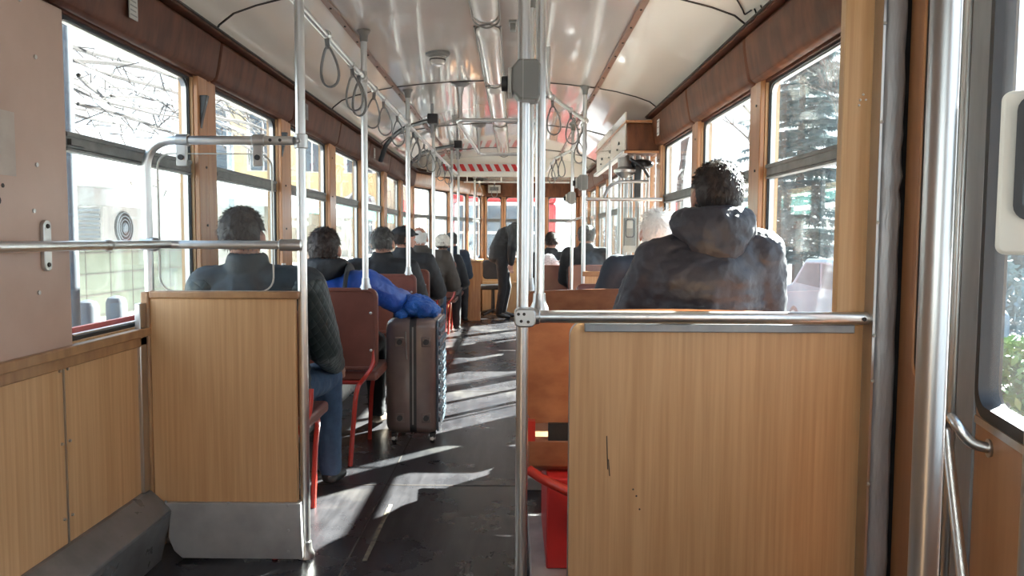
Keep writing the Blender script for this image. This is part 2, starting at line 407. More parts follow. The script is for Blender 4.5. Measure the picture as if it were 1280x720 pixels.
def wall_run(side, p0, p1, wins, name, hdr='header', upto=ZH, gl='glass', low='beech', post='pillar', sill=True):
    T = wallT(p0, p1, side); L = math.dist(p0, p1)
    f = MB(T); f.box((0, .0, 0), (L, .06, ZS))
    g = MB(T); g.box((0, .0, ZT), (L, .06, upto+.06)); trim(g, hdr)
    us = [0]+[q for w in wins for q in w]+[L]
    gaps = [(us[i], us[i+1]) for i in range(0, len(us), 2)]
    for a, b in gaps:
        if b-a > .001: f.box((a, 0, ZS), (b, .06, ZT))
    f.build(name, low, kind='structure')
    for a, b in gaps:
        if .03 < b-a < .4:
            g = MB(T); g.box((a+.004, -.022, ZS-.03), (a+(b-a)*.5-.003, 0, ZT+.02)); g.box((a+(b-a)*.5+.003, -.018, ZS-.03), (b-.004, 0, ZT+.02)); trim(g, post, .004)
            g = MB(T)
            for z in (1.0, 1.25, 1.5, 1.78):
                g.lathe([(.006, -.026), (.005, -.018)], ((a+b)/2-.03, 0, z), 8, 'y')
            trim(g, 'darkline')
    if sill:
        g = MB(T); g.box((0, -.022, ZS-.07), (L, 0, ZS-.035)); g.box((0, -.035, ZS-.035), (L, .0, ZS-.005)); trim(g, 'edge', .004)
    for u0, u1 in wins: window(T, u0, u1, gl=gl)
    return T, L
def header_run(side, p0, p1, joints, m):
    T = wallT(p0, p1, side); n = len(joints)-1
    for a, b in zip(joints, joints[1:]):
        f = MB(T); zt_ = 2.062 if side == 'L' else 2.09; prof_ = [(0, 1.875), (-.032, 1.877), (-.05, 1.895), (-.062, 1.95), (-.075, 2.03), (-.078, zt_-.01), (0, zt_)]
        f.prism([(a+.004, v, z) for v, z in prof_], (b-a-.008, 0, 0)); trim(f, m, .012 if side == 'L' else .022)
    f = MB(T); L = math.dist(p0, p1)
    f.box((0, -.10, zt_), (L, 0, zt_+.012)); trim(f, 'header', .003)
    f = MB(T); f.box((0, -.108, zt_+.010), (L, -.095, zt_+.017)); trim(f, 'darkline')

# left side: solid rear panel up to y=2.235, then windows every 1.13 m
yw = [(2.305+1.145*k, 2.305+1.145*k+.935) for k in range(7)]
yw = [w for w in yw if w[1] <= YEND+.2]
y0 = -.9
wins = [(a-y0, b-y0) for a, b in yw]
T, L = wall_run('L', (XL, y0), (XL, YEND), wins, 'wall_left')
header_run('L', (XL, y0), (XL, YEND), [0, 1.0, 2.1]+[a-.07-y0 for a, b in yw]+[YEND-y0], 'header')
f = MB(); f.box((XL-.001, -.85, .865), (XL+.014, 2.298, 1.87)); o = f.build('trim_pink_panel', 'pink', kind='structure', bevel=.003); o.name = 'trim_200'
f = MB()
for y, z in ((2.14, 1.04), (2.15, 1.40), (2.16, 1.70), (2.13, 1.27), (1.2, 1.1), (1.2, 1.6), (2.10, 1.88-.04)): f.lathe([(.008, .0), (.006, .018)], (XL, y, z), 10, 'x')
f.build('trim_201', 'alu', kind='structure')
f = MB()
for y, z, r in ((1.955, 1.335, .006), (2.005, 1.332, .006), (1.985, 1.292, .011)): f.lathe([(r, 0), (r, .0155)], (XL, y, z), 10, 'x')
f.build('trim_202', 'darkline', kind='structure')
# lower beech cladding with metal joints
f = MB(); js = [-.85, .6, 2.25, 3.4, 4.5, 5.6, 6.8, 8, 9.3]
for a, b in zip(js, js[1:]): f.box((XL, a+.003, .265), (XL+.010, b-.003, .808))
trim(f, 'beech', .002)
f = MB()
for y in js[1:]: f.box((XL, y-.003, .265), (XL+.013, y+.003, .808))
for y in js[1:]:
    for z in (.35, .58, .8): f.lathe([(.006, 0), (.004, .016)], (XL, y+.02, z), 8, 'x'); f.lathe([(.006, 0), (.004, .016)], (XL, y-.02, z), 8, 'x')
trim(f, 'alu')
# heater duct along the left wall
f = MB(); f.prism([(XL, -.85, 0), (XL, -.85, .27), (XL+.02, -.85, .27), (XL+.09, -.85, .205), (XL+.10, -.85, .19), (XL+.055, -.85, 0)], (0, 3.60, 0)); trim(f, 'kick', .006)
f = MB(); f.prism([(XL, 2.9, 0), (XL, 2.9, .27), (XL+.10, 2.9, .24), (XL+.11, 2.9, 0)], (0, 7.0, 0)); trim(f, 'kick', .006)

# right side ahead of the rear door
yr = [(2.34+1.12*k, 2.34+1.12*k+.955) for k in range(3)]
y0 = 2.2
T, L = wall_run('R', (XR, y0), (XR, 5.72), [(a-y0, b-y0) for a, b in yr], 'wall_right')
header_run('R', (XR, y0), (XR, 5.72), [0, yr[1][0]-.085-y0, yr[2][0]-.085-y0, 5.66-y0], 'headr')
yr2 = [(7.75+1.12*k, 7.75+1.12*k+.955) for k in range(4)]
T, L = wall_run('R', (XR, 7.6), (XR, 12.45), [(a-7.6, b-7.6) for a, b in yr2], 'wall_right_front', hdr='headr')
header_run('R', (XR, 7.6), (XR, 12.45), [0]+[a-.08-7.6 for a, b in yr2[1:]]+[4.8], 'headr')
# front end of the left side, tapering
A, B, C2 = (XL, YEND), (-.95, 11.2), (-.52, 12.4)
for p, q, nm in ((A, B, 'wall_left_taper'), (B, C2, 'wall_left_nose')):
    L = math.dist(p, q)
    T, _ = wall_run('L', p, q, [(.07, L/2-.03), (L/2+.03, L-.07)], nm, low='pillar')
    header_run('L', p, q, [0, L/2, L], 'pillar')
# front wall with wind screens
T, L = wall_run('L', C2, (XR, 12.4), [(.06, .30), (.37, .98), (1.06, 1.52)], 'wall_front', low='beech_light')
f = MB(T); f.box((0, -.05, 1.87), (L, 0, 2.14)); trim(f, 'headr', .01)
f = MB(T); f.box((0, -.22, .45), (L, 0, .50)); f.box((0, -.19, 0), (L, -.15, .45)); trim(f, 'beech_light', .005)
# rear wall with its window
f = MB(); f.box((XL-.06, -.96, 0), (XR+.12, -.9, .85)); f.box((XL-.06, -.96, 1.9), (XR+.12, -.9, 2.4)); f.box((XL-.06, -.96, .85), (-1.15, -.9, 1.9)); f.box((.9, -.96, .85), (XR+.12, -.9, 1.9)); f.build('wall_rear', 'beech', kind='structure')
nwin[0] += 1; r_ = empty('window_%d' % nwin[0], (-.1, -.93, .85), kind='structure')
f = MB(); f.ring([(x, -.9, z) for x, z in rrect(-1.15, .9, .85, 1.9, .001)], [(x, -.9, z) for x, z in rrect(-1.12, .87, .88, 1.87, .08)], (0, -.05, 0)); f.build('window_frame', 'rubber', r_)
f = MB(); f.box((-1.13, -.932, .87), (.88, -.928, 1.88)); f.build('pane', 'glass', r_)

# bulkhead with red and white warning stripes
f = MB(); f.prism([(CX+x, 10.45, z) for x, z in [(-1.2, 2.10)]+prof+[(1.2, 2.10)]]+[(XR, 10.45, 2.10), (XR-.1, 10.45, 2.04), (XL+.1, 10.45, 2.04), (XL, 10.45, 2.10)], (0, .08, 0)); f.build('wall_bulkhead', 'cove', kind='structure')
f = MB(); f.box((-1.02, 10.425, 2.10), (.12, 10.449, 2.215)); sp = tag(f.build('stripe_panel', 'white'), 'white ceiling panel with slanted red warning stripes at front bulkhead', 'sign')
for i in range(9):
    x = -.95+i*.118; f = MB(); f.prism([(x, 10.418, 2.11), (x+.06, 10.418, 2.11), (x+.01, 10.418, 2.205), (x-.05, 10.418, 2.205)], (0, .006, 0)); f.build('stripe', 'red', sp)

# ---------------------------------------------------------------- left partition with its tube frame
pp = empty('partition_screen', (-1.08, 2.77, 0), 'beech partition with dented steel base beside left wall, in front of first seat', 'partition')
f = MB(); f.box((-1.328, 2.755, .22), (-.800, 2.785, .975)); f.build('panel', 'beech', pp, bevel=.002)
f = MB(); f.box((-1.358, 2.745, .22), (-1.328, 2.795, 1.0)); f.box((-1.328, 2.745, .975), (-.785, 2.795, 1.003)); f.build('wood_edging', 'edge', pp, bevel=.006)
f = MB(); f.prism([(-1.328, 2.74, .22), (-.785, 2.74, .22), (-.78, 2.74, .01), (-1.225, 2.74, .012), (-1.255, 2.74, .04), (-1.275, 2.74, .09), (-1.268, 2.74, .16), (-1.30, 2.74, .20)], (0, .05, 0))
for x, z in ((-1.28, .225), (-.83, .215), (-.83, .12), (-.83, .04), (-1.05, .222)): f.lathe([(.006, 2.735), (.006, 2.74)], (x, 0, z), 8, 'y')
f.build('steel_base', 'galv', pp, bevel=.004)
f = MB(); f.tube(fillet([(-1.335, 2.77, 1.0), (-1.335, 2.77, 1.548), (-.80, 2.77, 1.548)], .11, 10), .016, 14); f.build('tube_frame', 'alu_bright', pp)
f = MB()
for x in (-1.20, -.925):
    f.lathe([(.022, x-.022), (.022, x+.022)], (0, 2.77, 1.548), 16, 'x'); f.box((x-.018, 2.75, 1.455), (x+.018, 2.762, 1.53))
f.build_each('glass_clamp', 'alu', pp, bevel=.002)
f = MB()
for x in (-1.20, -.925): f.lathe([(.010, 2.743), (.010, 2.751)], (x, 0, 1.485), 12, 'y')
for x in (-.88, -.845): f.lathe([(.006, 2.752), (.006, 2.76)], (x, 0, 1.548), 8, 'y')
f.build_each('clamp_bolt', 'black', pp)
f = MB(); f.prism([(x, 2.768, z) for x, z in rrect(-1.305, -.88, 1.0, 1.50, .05)], (0, .006, 0)); f.build('acrylic_screen', 'perspex', pp)
f = MB(); f.ring([(x, 2.766, z) for x, z in rrect(-1.297, -.878, 1.0, 1.502, .05)], [(x, 2.766, z) for x, z in rrect(-1.293, -.882, 1.004, 1.498, .048)], (0, .009, 0)); f.build('screen_edge', 'palegrey', pp)
# angle strip in the corner
f = MB(); f.box((XL+.002, 2.7, .27), (XL+.022, 2.755, .96)); trim(f, 'alu', .003)

def pole(x, y, z0, z1, label, r=.0165, name='grab_pole', flange=True, foot=True, m='alu_bright', group=None):
    p = empty(name, (x, y, z0), label, 'pole', group)
    f = MB(); f.tube([(x, y, z0), (x, y, z1)], r, 18); f.build('tube', m, p)
    if flange:
        f = MB(); f.lathe([(r+.004, z1-.06), (r+.006, z1-.03), (r+.010, z1-.02), (r+.020, z1-.008), (r+.020, z1)], (x, y, 0), 18); f.build('ceiling_flange', 'greyplastic', p)
    if foot:
        f = MB(); f.lathe([(r+.016, z0), (r+.014, z0+.012), (r+.006, z0+.03), (r+.004, z0+.06)], (x, y, 0), 18); f.build('foot_socket', 'alu', p)
    return p
# pole at the partition corner
p = pole(-.780, 2.79, 0, ceil_z(-.79), 'tall bright grab pole at aisle corner of the left beech partition', .0175)
f = MB(); f.lathe([(.025, 1.522), (.025, 1.574)], (-.780, 2.79, 0), 16); f.lathe([(.008, 2.76), (.008, 2.77)], (-.780, 0, 1.548), 10, 'y'); f.build('tee_clamp', 'alu', p, bevel=.003)
# horizontal rail: along the left wall, then across the partition
r_ = empty('handrail', (-1.28, 2.2, 1.17), 'horizontal steel handrail running from left wall across the beech partition', 'handrail')
f = MB(); f.tube(fillet([(-1.285, -.6, 1.172), (-1.285, 2.52, 1.172), (-1.235, 2.715, 1.172)], .3, 8)+[(-1.20, 2.73, 1.172)], .0145, 14); f.build('wall_tube', 'alu_bright', r_)
f = MB(); f.tube([(-1.20, 2.73, 1.172), (-.80, 2.735, 1.172)], .0150, 14); f.build('cross_tube', 'alu_bright', r_)
f = MB()
f.lathe([(.021, -.845), (.022, -.79), (.020, -.768), (.012, -.765)], (0, 2.737, 1.172), 18, 'x'); f.lathe([(.021, -1.345), (.021, -1.30)], (0, 2.735, 1.172), 18, 'x'); f.ball((-1.285, 2.40, 1.172), (.019, .03, .019)); f.ball((-1.30, 2.74, 1.172), .026)
f.build_each('tube_joint', 'alu', r_, bevel=.002)
f = MB(); f.prism([(XL+.014, y, z) for y, z in rrect(2.155, 2.19, 1.10, 1.245, .016)], (.012, 0, 0)); f.tube([(XL+.02, 2.172, 1.172), (-1.285, 2.172, 1.172)], .012, 10); f.build('wall_bracket', 'alu', r_, bevel=.002)
f = MB()
for z in (1.118, 1.228): f.lathe([(.007, .026), (.006, .03)], (XL, 2.172, z), 8, 'x')
f.build_each('bracket_screw', 'darkline', r_)

# ---------------------------------------------------------------- right partition behind the wooden bench
pp = empty('partition_screen', (.6, 2.22, 0), 'large pale beech partition with grey top channel in front of parka passenger', 'partition')
f = MB(); pts = [(.165, 0), (1.028, 0), (1.028, .945)]
for i in range(9): a = R(90+90*i/8); pts.append((.205+.04*math.cos(a), .905+.04*math.sin(a)))
f.prism([(x, 2.21, z+.012) for x, z in pts], (0, .024, 0)); f.build('panel', 'beech', pp, smooth=60)
f = MB(); loop = [V((.165, 2.222, .012))]+[V((x, 2.222, z+.012)) for x, z in pts[:2:-1]]+[V((1.02, 2.222, .957))]; f.tube(loop, .0035, 8); f.build('metal_edging', 'alu', pp)
f = MB(); f.box((.205, 2.197, .930), (.99, 2.245, .955)); f.build('top_channel', 'greyp', pp, bevel=.003)
f = MB()
for x, z, h in ((.275, .62, .10), (.281, .55, .05)): f.tube([(x, 2.2095, z), (x+.004, 2.2095, z-h)], .0014, 5)
for x, z in ((.365, .44), (.375, .40), (.355, .46)): f.ball((x, 2.2095, z), .003, 1)
f.build_each('scratch', 'darkline', pp)
r_ = empty('handrail', (.5, 2.17, .975), 'thick horizontal steel handrail on top of the large right partition', 'handrail')
f = MB(); f.tube([(.03, 2.185, .975), (1.024, 2.185, .975)], .0185, 18); f.build('tube', 'alu_bright', r_)
f = MB(); f.prism([(x, 2.155, z) for x, z in rrect(.0, .062, .947, 1.0, .016)], (0, .07, 0)); f.lathe([(.0235, .045), (.022, .075)], (0, 2.185, .975), 18, 'x'); f.build('pole_clamp', 'alu', r_, bevel=.004)
f = MB()
for x, z in ((.012, .985), (.028, .985), (.020, .965), (.040, .963)): f.lathe([(.0045, 2.150), (.0045, 2.156)], (x, 0, z), 8, 'y')
f.build_each('clamp_screw', 'darkline', r_)
f = MB(); f.lathe([(.024, 1.020), (.024, 1.034)], (0, 2.185, .975), 18, 'x'); f.build('end_cap', 'black', r_)
f = MB(); f.lathe([(.0065, 2.162), (.005, 2.168)], (1.0, 0, .975), 8, 'y'); f.build('end_screw', 'darkline', r_)
def stopbox(x, y, z, label, s=1, side=-1):
    b = empty('stop_button', (x, y, z), label, 'button')
    f = MB(); w, h, d = .040*s, .056*s, .045*s
    f.prism([(x+a, y-d, z+c) for a, c in [(-w*.55, h), (w*.75, h), (w, h*.75), (w, -h*.8), (w*.8, -h), (-w*.45, -h), (-w, -h*.55), (-w, h*.6)]], (0, d*2, 0)); f.build('housing', 'greyplastic', b, bevel=.006*s)
    f = MB(); f.box((x-w*1.28, y-d*.9, z-h*.72), (x-w*1.02, y+d*.9, z+h*.6)); f.build('faceplate', 'palegrey', b, bevel=.004*s)
    f = MB(); f.lathe([(.021*s, -w*1.75), (.022*s, -w*1.3)], (x, y, z-h*.1), 20, 'x'); f.build('push_knob', 'black', b, bevel=.002)
    f = MB(); f.box((x-w*.25, y-d-.001, z-h), (x-w*.25+.002, y-d+.004, z+h)); f.build('housing_seam', 'palegrey', b)
    return b
p = pole(.024, 2.225, 0, ceil_z(.02), 'thick bright grab pole beside aisle at left end of the large right partition', .018)
stopbox(.030, 2.20, 1.645, 'grey stop button box with black knob on the thick pole near ceiling')
p = pole(.085, 2.58, .955, ceil_z(.08), 'bright grab pole standing on top corner of the right wooden bench back', .0165)
p = pole(.075, 3.58, .955, ceil_z(.06), 'slim grab pole visible between the two thick right poles', .012)

# ---------------------------------------------------------------- right rear pier, door jamb, door leaves
f = MB(); f.box((.937, 2.205, .95), (1.035, 2.24, 2.12)); f.build('trim_203', 'beech_light', kind='structure', bevel=.003)
f = MB(); f.tube([(1.0, 2.203, 1.60), (1.0, 2.2, 1.60)], .003, 6)
for x, z in ((.985, 1.60), (.993, 1.615), (.982, 1.585)): f.ball((x, 2.204, z), .004, 1)
f.build('trim_204', 'white', kind='structure')
f = MB(); f.box((1.018, 2.150, 0), (1.025, 2.24, 2.35)); f.build('trim_205', 'alu', kind='structure')
f = MB()
for z in (.2, .5, .8, .93, 1.25, 1.53, 1.8): f.ball((1.022, 2.150, z), .006, 1)
f.build('trim_206', 'palegrey', kind='structure')
f = MB(); pr = [(1.025, 2.20), (1.027, 2.165), (1.036, 2.150), (1.076, 2.150), (1.088, 2.16), (1.090, 2.20)]
nz = 60; rings = []
for i in range(nz+1):
    z = 2.3*i/nz; k = .003*noise.noise(V((0, 3, z*9)))+.004*math.exp(-((z-1.40)/.10)**2)*math.sin(z*60)
    rings.append([f.v((x+(k if 0 < j < 5 else 0), y-(k if 0 < j < 5 else 0), z)) for j, (x, y) in enumerate(pr)])
for a, b in zip(rings, rings[1:]):
    for k in range(len(pr)-1): f.face([a[k], a[k+1], b[k+1], b[k]])
f.build('trim_207', 'padgrey', kind='structure', smooth=60)
f = MB(); f.box((1.029, 2.40, 0), (1.26, 2.43, 2.35)); f.box((1.029, 2.212, 0), (1.089, 2.24, 2.12)); f.box((1.113, 2.150, 0), (1.25, 2.199, 2.35)); f.box((1.085, 2.185, 0), (1.2, 2.199, 2.35)); f.build('trim_208', 'black', kind='structure')  # black gap fillers, those beside the leaf added to stop sun leaking in
# door plane: slightly turned inwards towards the rear
D0 = V((1.09, 1.9, 0)); du = V((-math.sin(R(14)), -math.cos(R(14)), 0)); dv = V((math.cos(R(14)), -math.sin(R(14)), 0))
DT = Matrix(((du.x, dv.x, 0, D0.x), (du.y, dv.y, 0, D0.y), (0, 0, 1, 0), (0, 0, 0, 1)))   # u towards the rear, v outwards
def leaf(n, u0, u1, g0, g1, framem, DT=DT):
    d = empty('door_%d' % n, DT @ V(((u0+u1)/2, 0, 0)), kind='structure')
    P = lambda pts, v: [(u, v, z) for u, z in pts]
    zb, zt = .83, 1.93
    f = MB(DT); f.ring(P(rrect(u0, u1, .06, 2.06, .001, 6), .0), P(rrect(g0, g1, zb, zt, .05, 6), .0), (0, .035, 0)); f.build('door_panel', framem, d, bevel=.002)
    f = MB(DT); f.ring(P(rrect(g0-.012, g1+.012, zb-.014, zt+.012, .06, 6), -.006), P(rrect(g0+.01, g1-.01, zb+.012, zt-.01, .045, 6), -.006), (0, .046, 0)); f.build('window_gasket', 'rubber', d)
    f = MB(DT); f.box((g0, .014, zb), (g1, .019, zt)); f.build('pane', 'glass_dirty', d)
    return d
DT1 = Matrix(((-.04, 1, 0, D0.x), (-1, -.04, 0, D0.y), (0, 0, 1, 0), (0, 0, 0, 1)))
d1 = leaf(1, -.262, -.012, -.155, -.035, 'door', DT1)
f = MB(DT1); f.ring([(u, -.012, z) for u, z in rrect(-.18, -.015, .79, 1.97, .075, 6)], [(u, -.012, z) for u, z in rrect(-.158, -.03, .825, 1.935, .055, 6)], (0, .012, 0)); f.build('window_surround', 'pillar', d1, bevel=.004)
d2 = leaf(2, .015, .80, .235, .765, 'door')
f = MB(DT); f.box((.10, -.006, .06), (.222, .002, 2.06)); f.build('grey_stile', 'greyp', d2, bevel=.003)
f = MB(DT); f.box((.018, -.026, .06), (.060, .0, 2.06)); f.box((.066, -.016, .06), (.096, .0, 2.06)); f.build('aluminium_stile', 'alu_bright', d2, bevel=.006)
f = MB(DT); f.box((.222, -.004, .795), (.78, .0, .812)); f.build('sill_strip', 'alu', d2)
d3 = leaf(3, .83, 1.6, .9, 1.5, 'door')
def dp(u, v, z): return DT @ V((u, v, z))
pth = [dp(.315, .0, .760), dp(.31, -.035, .765), dp(.30, -.06, .800), dp(.27, -.065, .815), dp(.243, -.065, .79), dp(.27, -.065, .72), dp(.47, -.065, .36), dp(.50, -.04, .30), dp(.50, 0, .30)]
f = MB(); f.tube(fillet(pth, .03, 5), .0115, 14); gh = f.build('grab_handle', 'alu_bright', d2)
f = MB(DT); f.lathe([(.020, -.005), (.018, .002)], (.315, 0, .760), 14, 'y'); f.lathe([(.020, -.005), (.018, .002)], (.50, 0, .30), 14, 'y'); f.build_each('mounting_rosette', 'alu', gh)
f = MB(DT)
f.box((-.9, .0, 2.06), (1.7, .06, 2.4)); f.box((-.55, .0, 0), (1.7, .06, .05)); f.box((1.62, 0, 0), (2.9, .06, 2.4)); f.build('wall_right_rear', 'door', kind='structure')
f = MB(DT); f.box((-.2, -.05, 2.0), (1.6, .0, 2.10)); trim(f, 'headr', .005)
# big near pole
p = pole(.553, 1.0, 0, ceil_z(.55), 'large dull steel grab pole in the rear doorway, nearest on right', .0185, m='alu')
# validator on its post just right of the frame
VT = Matrix.Translation((.690, .965, 0)) @ Matrix.Rotation(R(-34), 4, 'Z')
vx = empty('ticket_validator', (.69, .965, 1.18), 'beige ticket validator with dark screen at the right edge of the picture', 'ticket machine')
f = MB(VT); f.prism([(x, 0, z) for x, z in rrect(-.07, .07, 1.182, 1.394, .012)], (0, .06, 0)); f.build('housing', 'palegrey', vx, bevel=.005)
f = MB(VT); f.ring([(x, -.006, z) for x, z in rrect(-.052, .052, 1.226, 1.387, .02)], [(x, -.006, z) for x, z in rrect(-.042, .042, 1.236, 1.377, .015)], (0, .010, 0)); f.build('screen_gasket', 'rubber', vx)
f = MB(VT); f.prism([(x, -.002, z) for x, z in rrect(-.044, .044, 1.234, 1.379, .015)], (0, .004, 0)); f.build('screen', 'screen', vx)
f = MB(VT); f.box((-.03, .058, 1.25), (.03, .10, 1.33)); f.build('mounting_bracket', 'greyplastic', vx)
p = pole(.752, 1.075, 0, ceil_z(.73), 'steel post carrying the beige ticket validator', .018, m='alu')
# dome on the right header above the pier
f = MB(); f.lathe([(.085, .0), (.08, -.02), (.06, -.035), (.02, -.045)], (.93, 2.36, 2.10), 24); o = f.build('dome_lamp', 'palegrey'); tag(o, 'shallow dome lamp cover above the right pier at ceiling edge', 'lamp')

# ---------------------------------------------------------------- seats on the left
def make_seat():
    r = empty('passenger_seat')
    f = MB(); pts = []
    f.prism([(x, 0, z) for x, z in rrect(-.50, .0, .50, .925, .045, 6)], (0, .035, 0)); f.build('backrest', 'redvinyl', r, bevel=.012)
    f = MB(); f.ring([(x, -.006, z) for x, z in rrect(-.508, .008, .492, .933, .05, 6)], [(x, -.006, z) for x, z in rrect(-.488, -.012, .512, .913, .04, 6)], (0, .03, 0)); f.build('back_frame', 'redvinyl', r, bevel=.005)
    f = MB(); f.prism([(x, .02, .43) for x in (0,)]+[(0, .46, .43), (-.50, .46, .43), (-.50, .02, .43)], (0, 0, .05)); f.build('seat_pad', 'redvinyl', r, bevel=.015)
    for y in (-.07, .42):
        f = MB(); x = -.04
        f.tube(fillet([(x-.05, y+.14 if y < 0 else y-.16, .425), (x-.05, y+.02, .415), (x-.06, y, .36), (x-.085, y-.03, 0)] if y < 0 else [(x-.05, y-.16, .425), (x-.05, y, .415), (x-.07, y+.015, .3), (x-.085, y+.02, 0)], .06, 5), .0125, 10); f.build('leg', 'redpaint', r)
    f = MB(); f.tube(fillet([(-.015, .015, .62), (-.015, -.005, .52), (-.06, -.03, .455), (-.09, .0, .42), (-.09, .42, .42)], .05, 5), .0115, 10)
    f.tube([(-.44, .0, .52), (-.44, .02, .42), (-.44, .42, .42)], .0115, 8); f.tube([(-.09, .03, .42), (-.52, .03, .42)], .0115, 8); f.tube([(-.09, .40, .42), (-.52, .40, .42)], .0115, 8); f.build('side_frame', 'redpaint', r)
    f = MB(); f.ball((-.028, -.010, .80), (.008, .004, .008)); f.ball((-.028, -.010, .60), (.008, .004, .008)); f.build_each('rivet', 'alu', r)
    return r
ys = [2.87, 4.03, 5.63, 6.5, 7.4, 9.0, 10.0]
seat_lab = ['red framed seat right behind the left beech partition, quilted coat passenger on it', 'oxblood seat with whole backrest visible beside the upright suitcase',
 'oxblood seat with grab pole on its corner just ahead of the suitcase', 'oxblood seat under the passenger in the black flat cap', 'oxblood seat carrying the balding passenger in a grey coat',
 'oxblood seat under the cream knitted hat passenger', 'farthest oxblood seat on the left, by the front end']
s0 = make_seat()
for i, (y, lb) in enumerate(zip(ys, seat_lab)):
    o = s0 if i == 0 else copy_tree(s0)
    o.location = (-.82 if i == 0 else -.735 if y < 8 else -.70, y, 0); tag(o, lb, 'seat', 'red seats along the left side')
    if i == 0: first_seat = o
for c_ in children(first_seat):
    if c_.name.split('.')[0] in ('leg', 'side_frame'): c_.location.x += .055
for i, (x, y, lb) in enumerate([(-.795, 4.05, 'grab pole rising from corner of the seat beside the suitcase'), (-.79, 5.65, 'grab pole rising from the seat just ahead of the suitcase'), (-.79, 7.42, 'grab pole in front of the balding passenger in grey'),
                                (-.745, 9.02, 'slim looking grab pole beside the cream knitted hat'), (-.74, 10.02, 'grab pole on the farthest left seat')]):
    pole(x, y, .925, ceil_z(x), lb, .0165)
pole(-.60, 11.4, 0, 2.12, 'floor to ceiling grab pole by the front left windows', .0165)

# ---------------------------------------------------------------- right bench seat (plywood) on a red box
b = empty('wooden_bench', (.5, 2.75, 0), 'varnished plywood bench on red box frame behind large right partition', 'bench')
def bench_back(y, x0, x1, z0, z1, parent, name='backrest'):
    f = MB(); nx, nz_ = 14, 10; g = {}
    def pos(i, j, t):
        u = i/nx; w = j/nz_; x = x0+(x1-x0)*u; z = z0+(z1-z0)*w
        if i in (0, nx) and j in (0, nz_): x += (.02 if i == 0 else -.02)
        return (x, y-.06*(w**1.6)+.05*math.sin(u*math.pi)**.7*.6+t, z-(.015*(1-math.sin(u*math.pi)) if j == nz_ else 0))
    for t in (0, .016):
        for i in range(nx+1):
            for j in range(nz_+1): g[i, j, t] = f.v(pos(i, j, t))
    for t in (0, .016):
        for i in range(nx):
            for j in range(nz_): f.face([g[i, j, t], g[i+1, j, t], g[i+1, j+1, t], g[i, j+1, t]])
    for i in range(nx):
        for j in (0, nz_): f.face([g[i, j, 0], g[i+1, j, 0], g[i+1, j, .016], g[i, j, .016]])
    for j in range(nz_):
        for i in (0, nx): f.face([g[i, j, 0], g[i, j+1, 0], g[i, j+1, .016], g[i, j, .016]])
    return f.build(name, 'ply', parent, smooth=50)
bench_back(2.62, .045, 1.04, .555, .962, b)
f = MB(); f.prism([(.05, y, z) for y, z in ((2.60, .50), (2.62, .40), (2.66, .375), (3.10, .43), (3.10, .45), (2.70, .42), (2.64, .46), (2.625, .51))], (.98, 0, 0)); f.build('seat_pan', 'ply', b, bevel=.006)
f = MB(); f.tube(fillet([(.055, 2.57, .405), (.10, 2.53, .385), (.30, 2.50, .30), (.9, 2.50, .30)], .06), .017, 12); f.box((.05, 2.59, .50), (.075, 2.64, .57)); f.build('front_tube', 'redpaint', b)
f = MB(); f.box((.12, 2.62, .56), (1.0, 2.60, .50)); f.build('shade_gap_plate', 'black', b)  # painted black to read as the shaded gap below the backrest
f = MB(); f.box((.115, 2.56, .06), (1.0, 3.05, .38)); f.build('base_box', 'red', b, bevel=.006)
f = MB(); f.box((.06, 2.50, 0), (1.03, 3.10, .06)); f.build('floor_plinth', 'galv', b, bevel=.004)
b = empty('wooden_bench', (.55, 3.62, 0), 'second wooden bench on the right with the white haired passenger on it', 'bench')
bench_back(3.62, .055, 1.04, .555, .965, b)
f = MB(); f.prism([(.06, y, z) for y, z in ((3.60, .50), (3.62, .40), (3.66, .375), (4.10, .43), (4.10, .45), (3.70, .42), (3.64, .46), (3.625, .51))], (.97, 0, 0)); f.build('seat_pan', 'ply', b, bevel=.006)
f = MB(); f.box((.115, 3.60, .06), (1.0, 4.05, .38)); f.build('base_box', 'red', b, bevel=.006)
f = MB(); f.box((.06, 3.56, 0), (1.03, 4.1, .06)); f.build('floor_plinth', 'galv', b, bevel=.004)
b = empty('passenger_seat', (.7, 4.9, 0), 'low oxblood seat on right between white haired passenger and door screen', 'seat')
f = MB(); f.prism([(x, 4.9, z) for x, z in rrect(.40, .86, .5, .91, .04)], (0, .035, 0)); f.build('backrest', 'redvinyl', b, bevel=.01)
f = MB(); f.box((.40, 4.93, .42), (.86, 5.35, .48)); f.build('seat_pad', 'redvinyl', b, bevel=.015)
f = MB(); f.box((.46, 4.96, 0), (.82, 5.3, .42)); f.build('base_box', 'red', b)
# front right door bay
d = empty('door_screen', (.7, 5.5, 0), 'pale wooden half partition with glass and thin rails by the middle door', 'partition')
f = MB(); f.box((.50, 5.49, 0), (.94, 5.52, .955)); f.build('panel', 'beech_light', d, bevel=.004)
f = MB(); f.box((.49, 5.48, .93), (.95, 5.53, .965)); f.build('wood_edging', 'edge', d, bevel=.004)
f = MB(); f.tube([(.49, 5.5, 1.485), (1.06, 5.5, 1.485)], .013, 10); f.tube([(.675, 5.5, .96), (.675, 5.5, 1.485)], .014, 10); f.tube([(.50, 5.5, 1.36), (.50, 7.3, 1.36)], .010, 8); f.build('top_rail', 'alu_bright', d)
f = MB(); f.prism([(x, 5.50, z) for x, z in rrect(.515, .935, .965, 1.43, .03)], (0, .006, 0)); f.build('glass_screen', 'perspex', d)
pole(.497, 5.5, 0, ceil_z(.5), 'grab pole with stop button at the middle door screen', .015)
stopbox(.480, 5.46, 1.60, 'small dark grey stop button on the middle door screen pole', .95)
pole(.545, 7.26, 0, ceil_z(.54), 'grab pole with stop button beyond the middle door', .015)
stopbox(.530, 7.22, 1.585, 'small dark grey stop button on the pole beyond the middle door', 1.0)
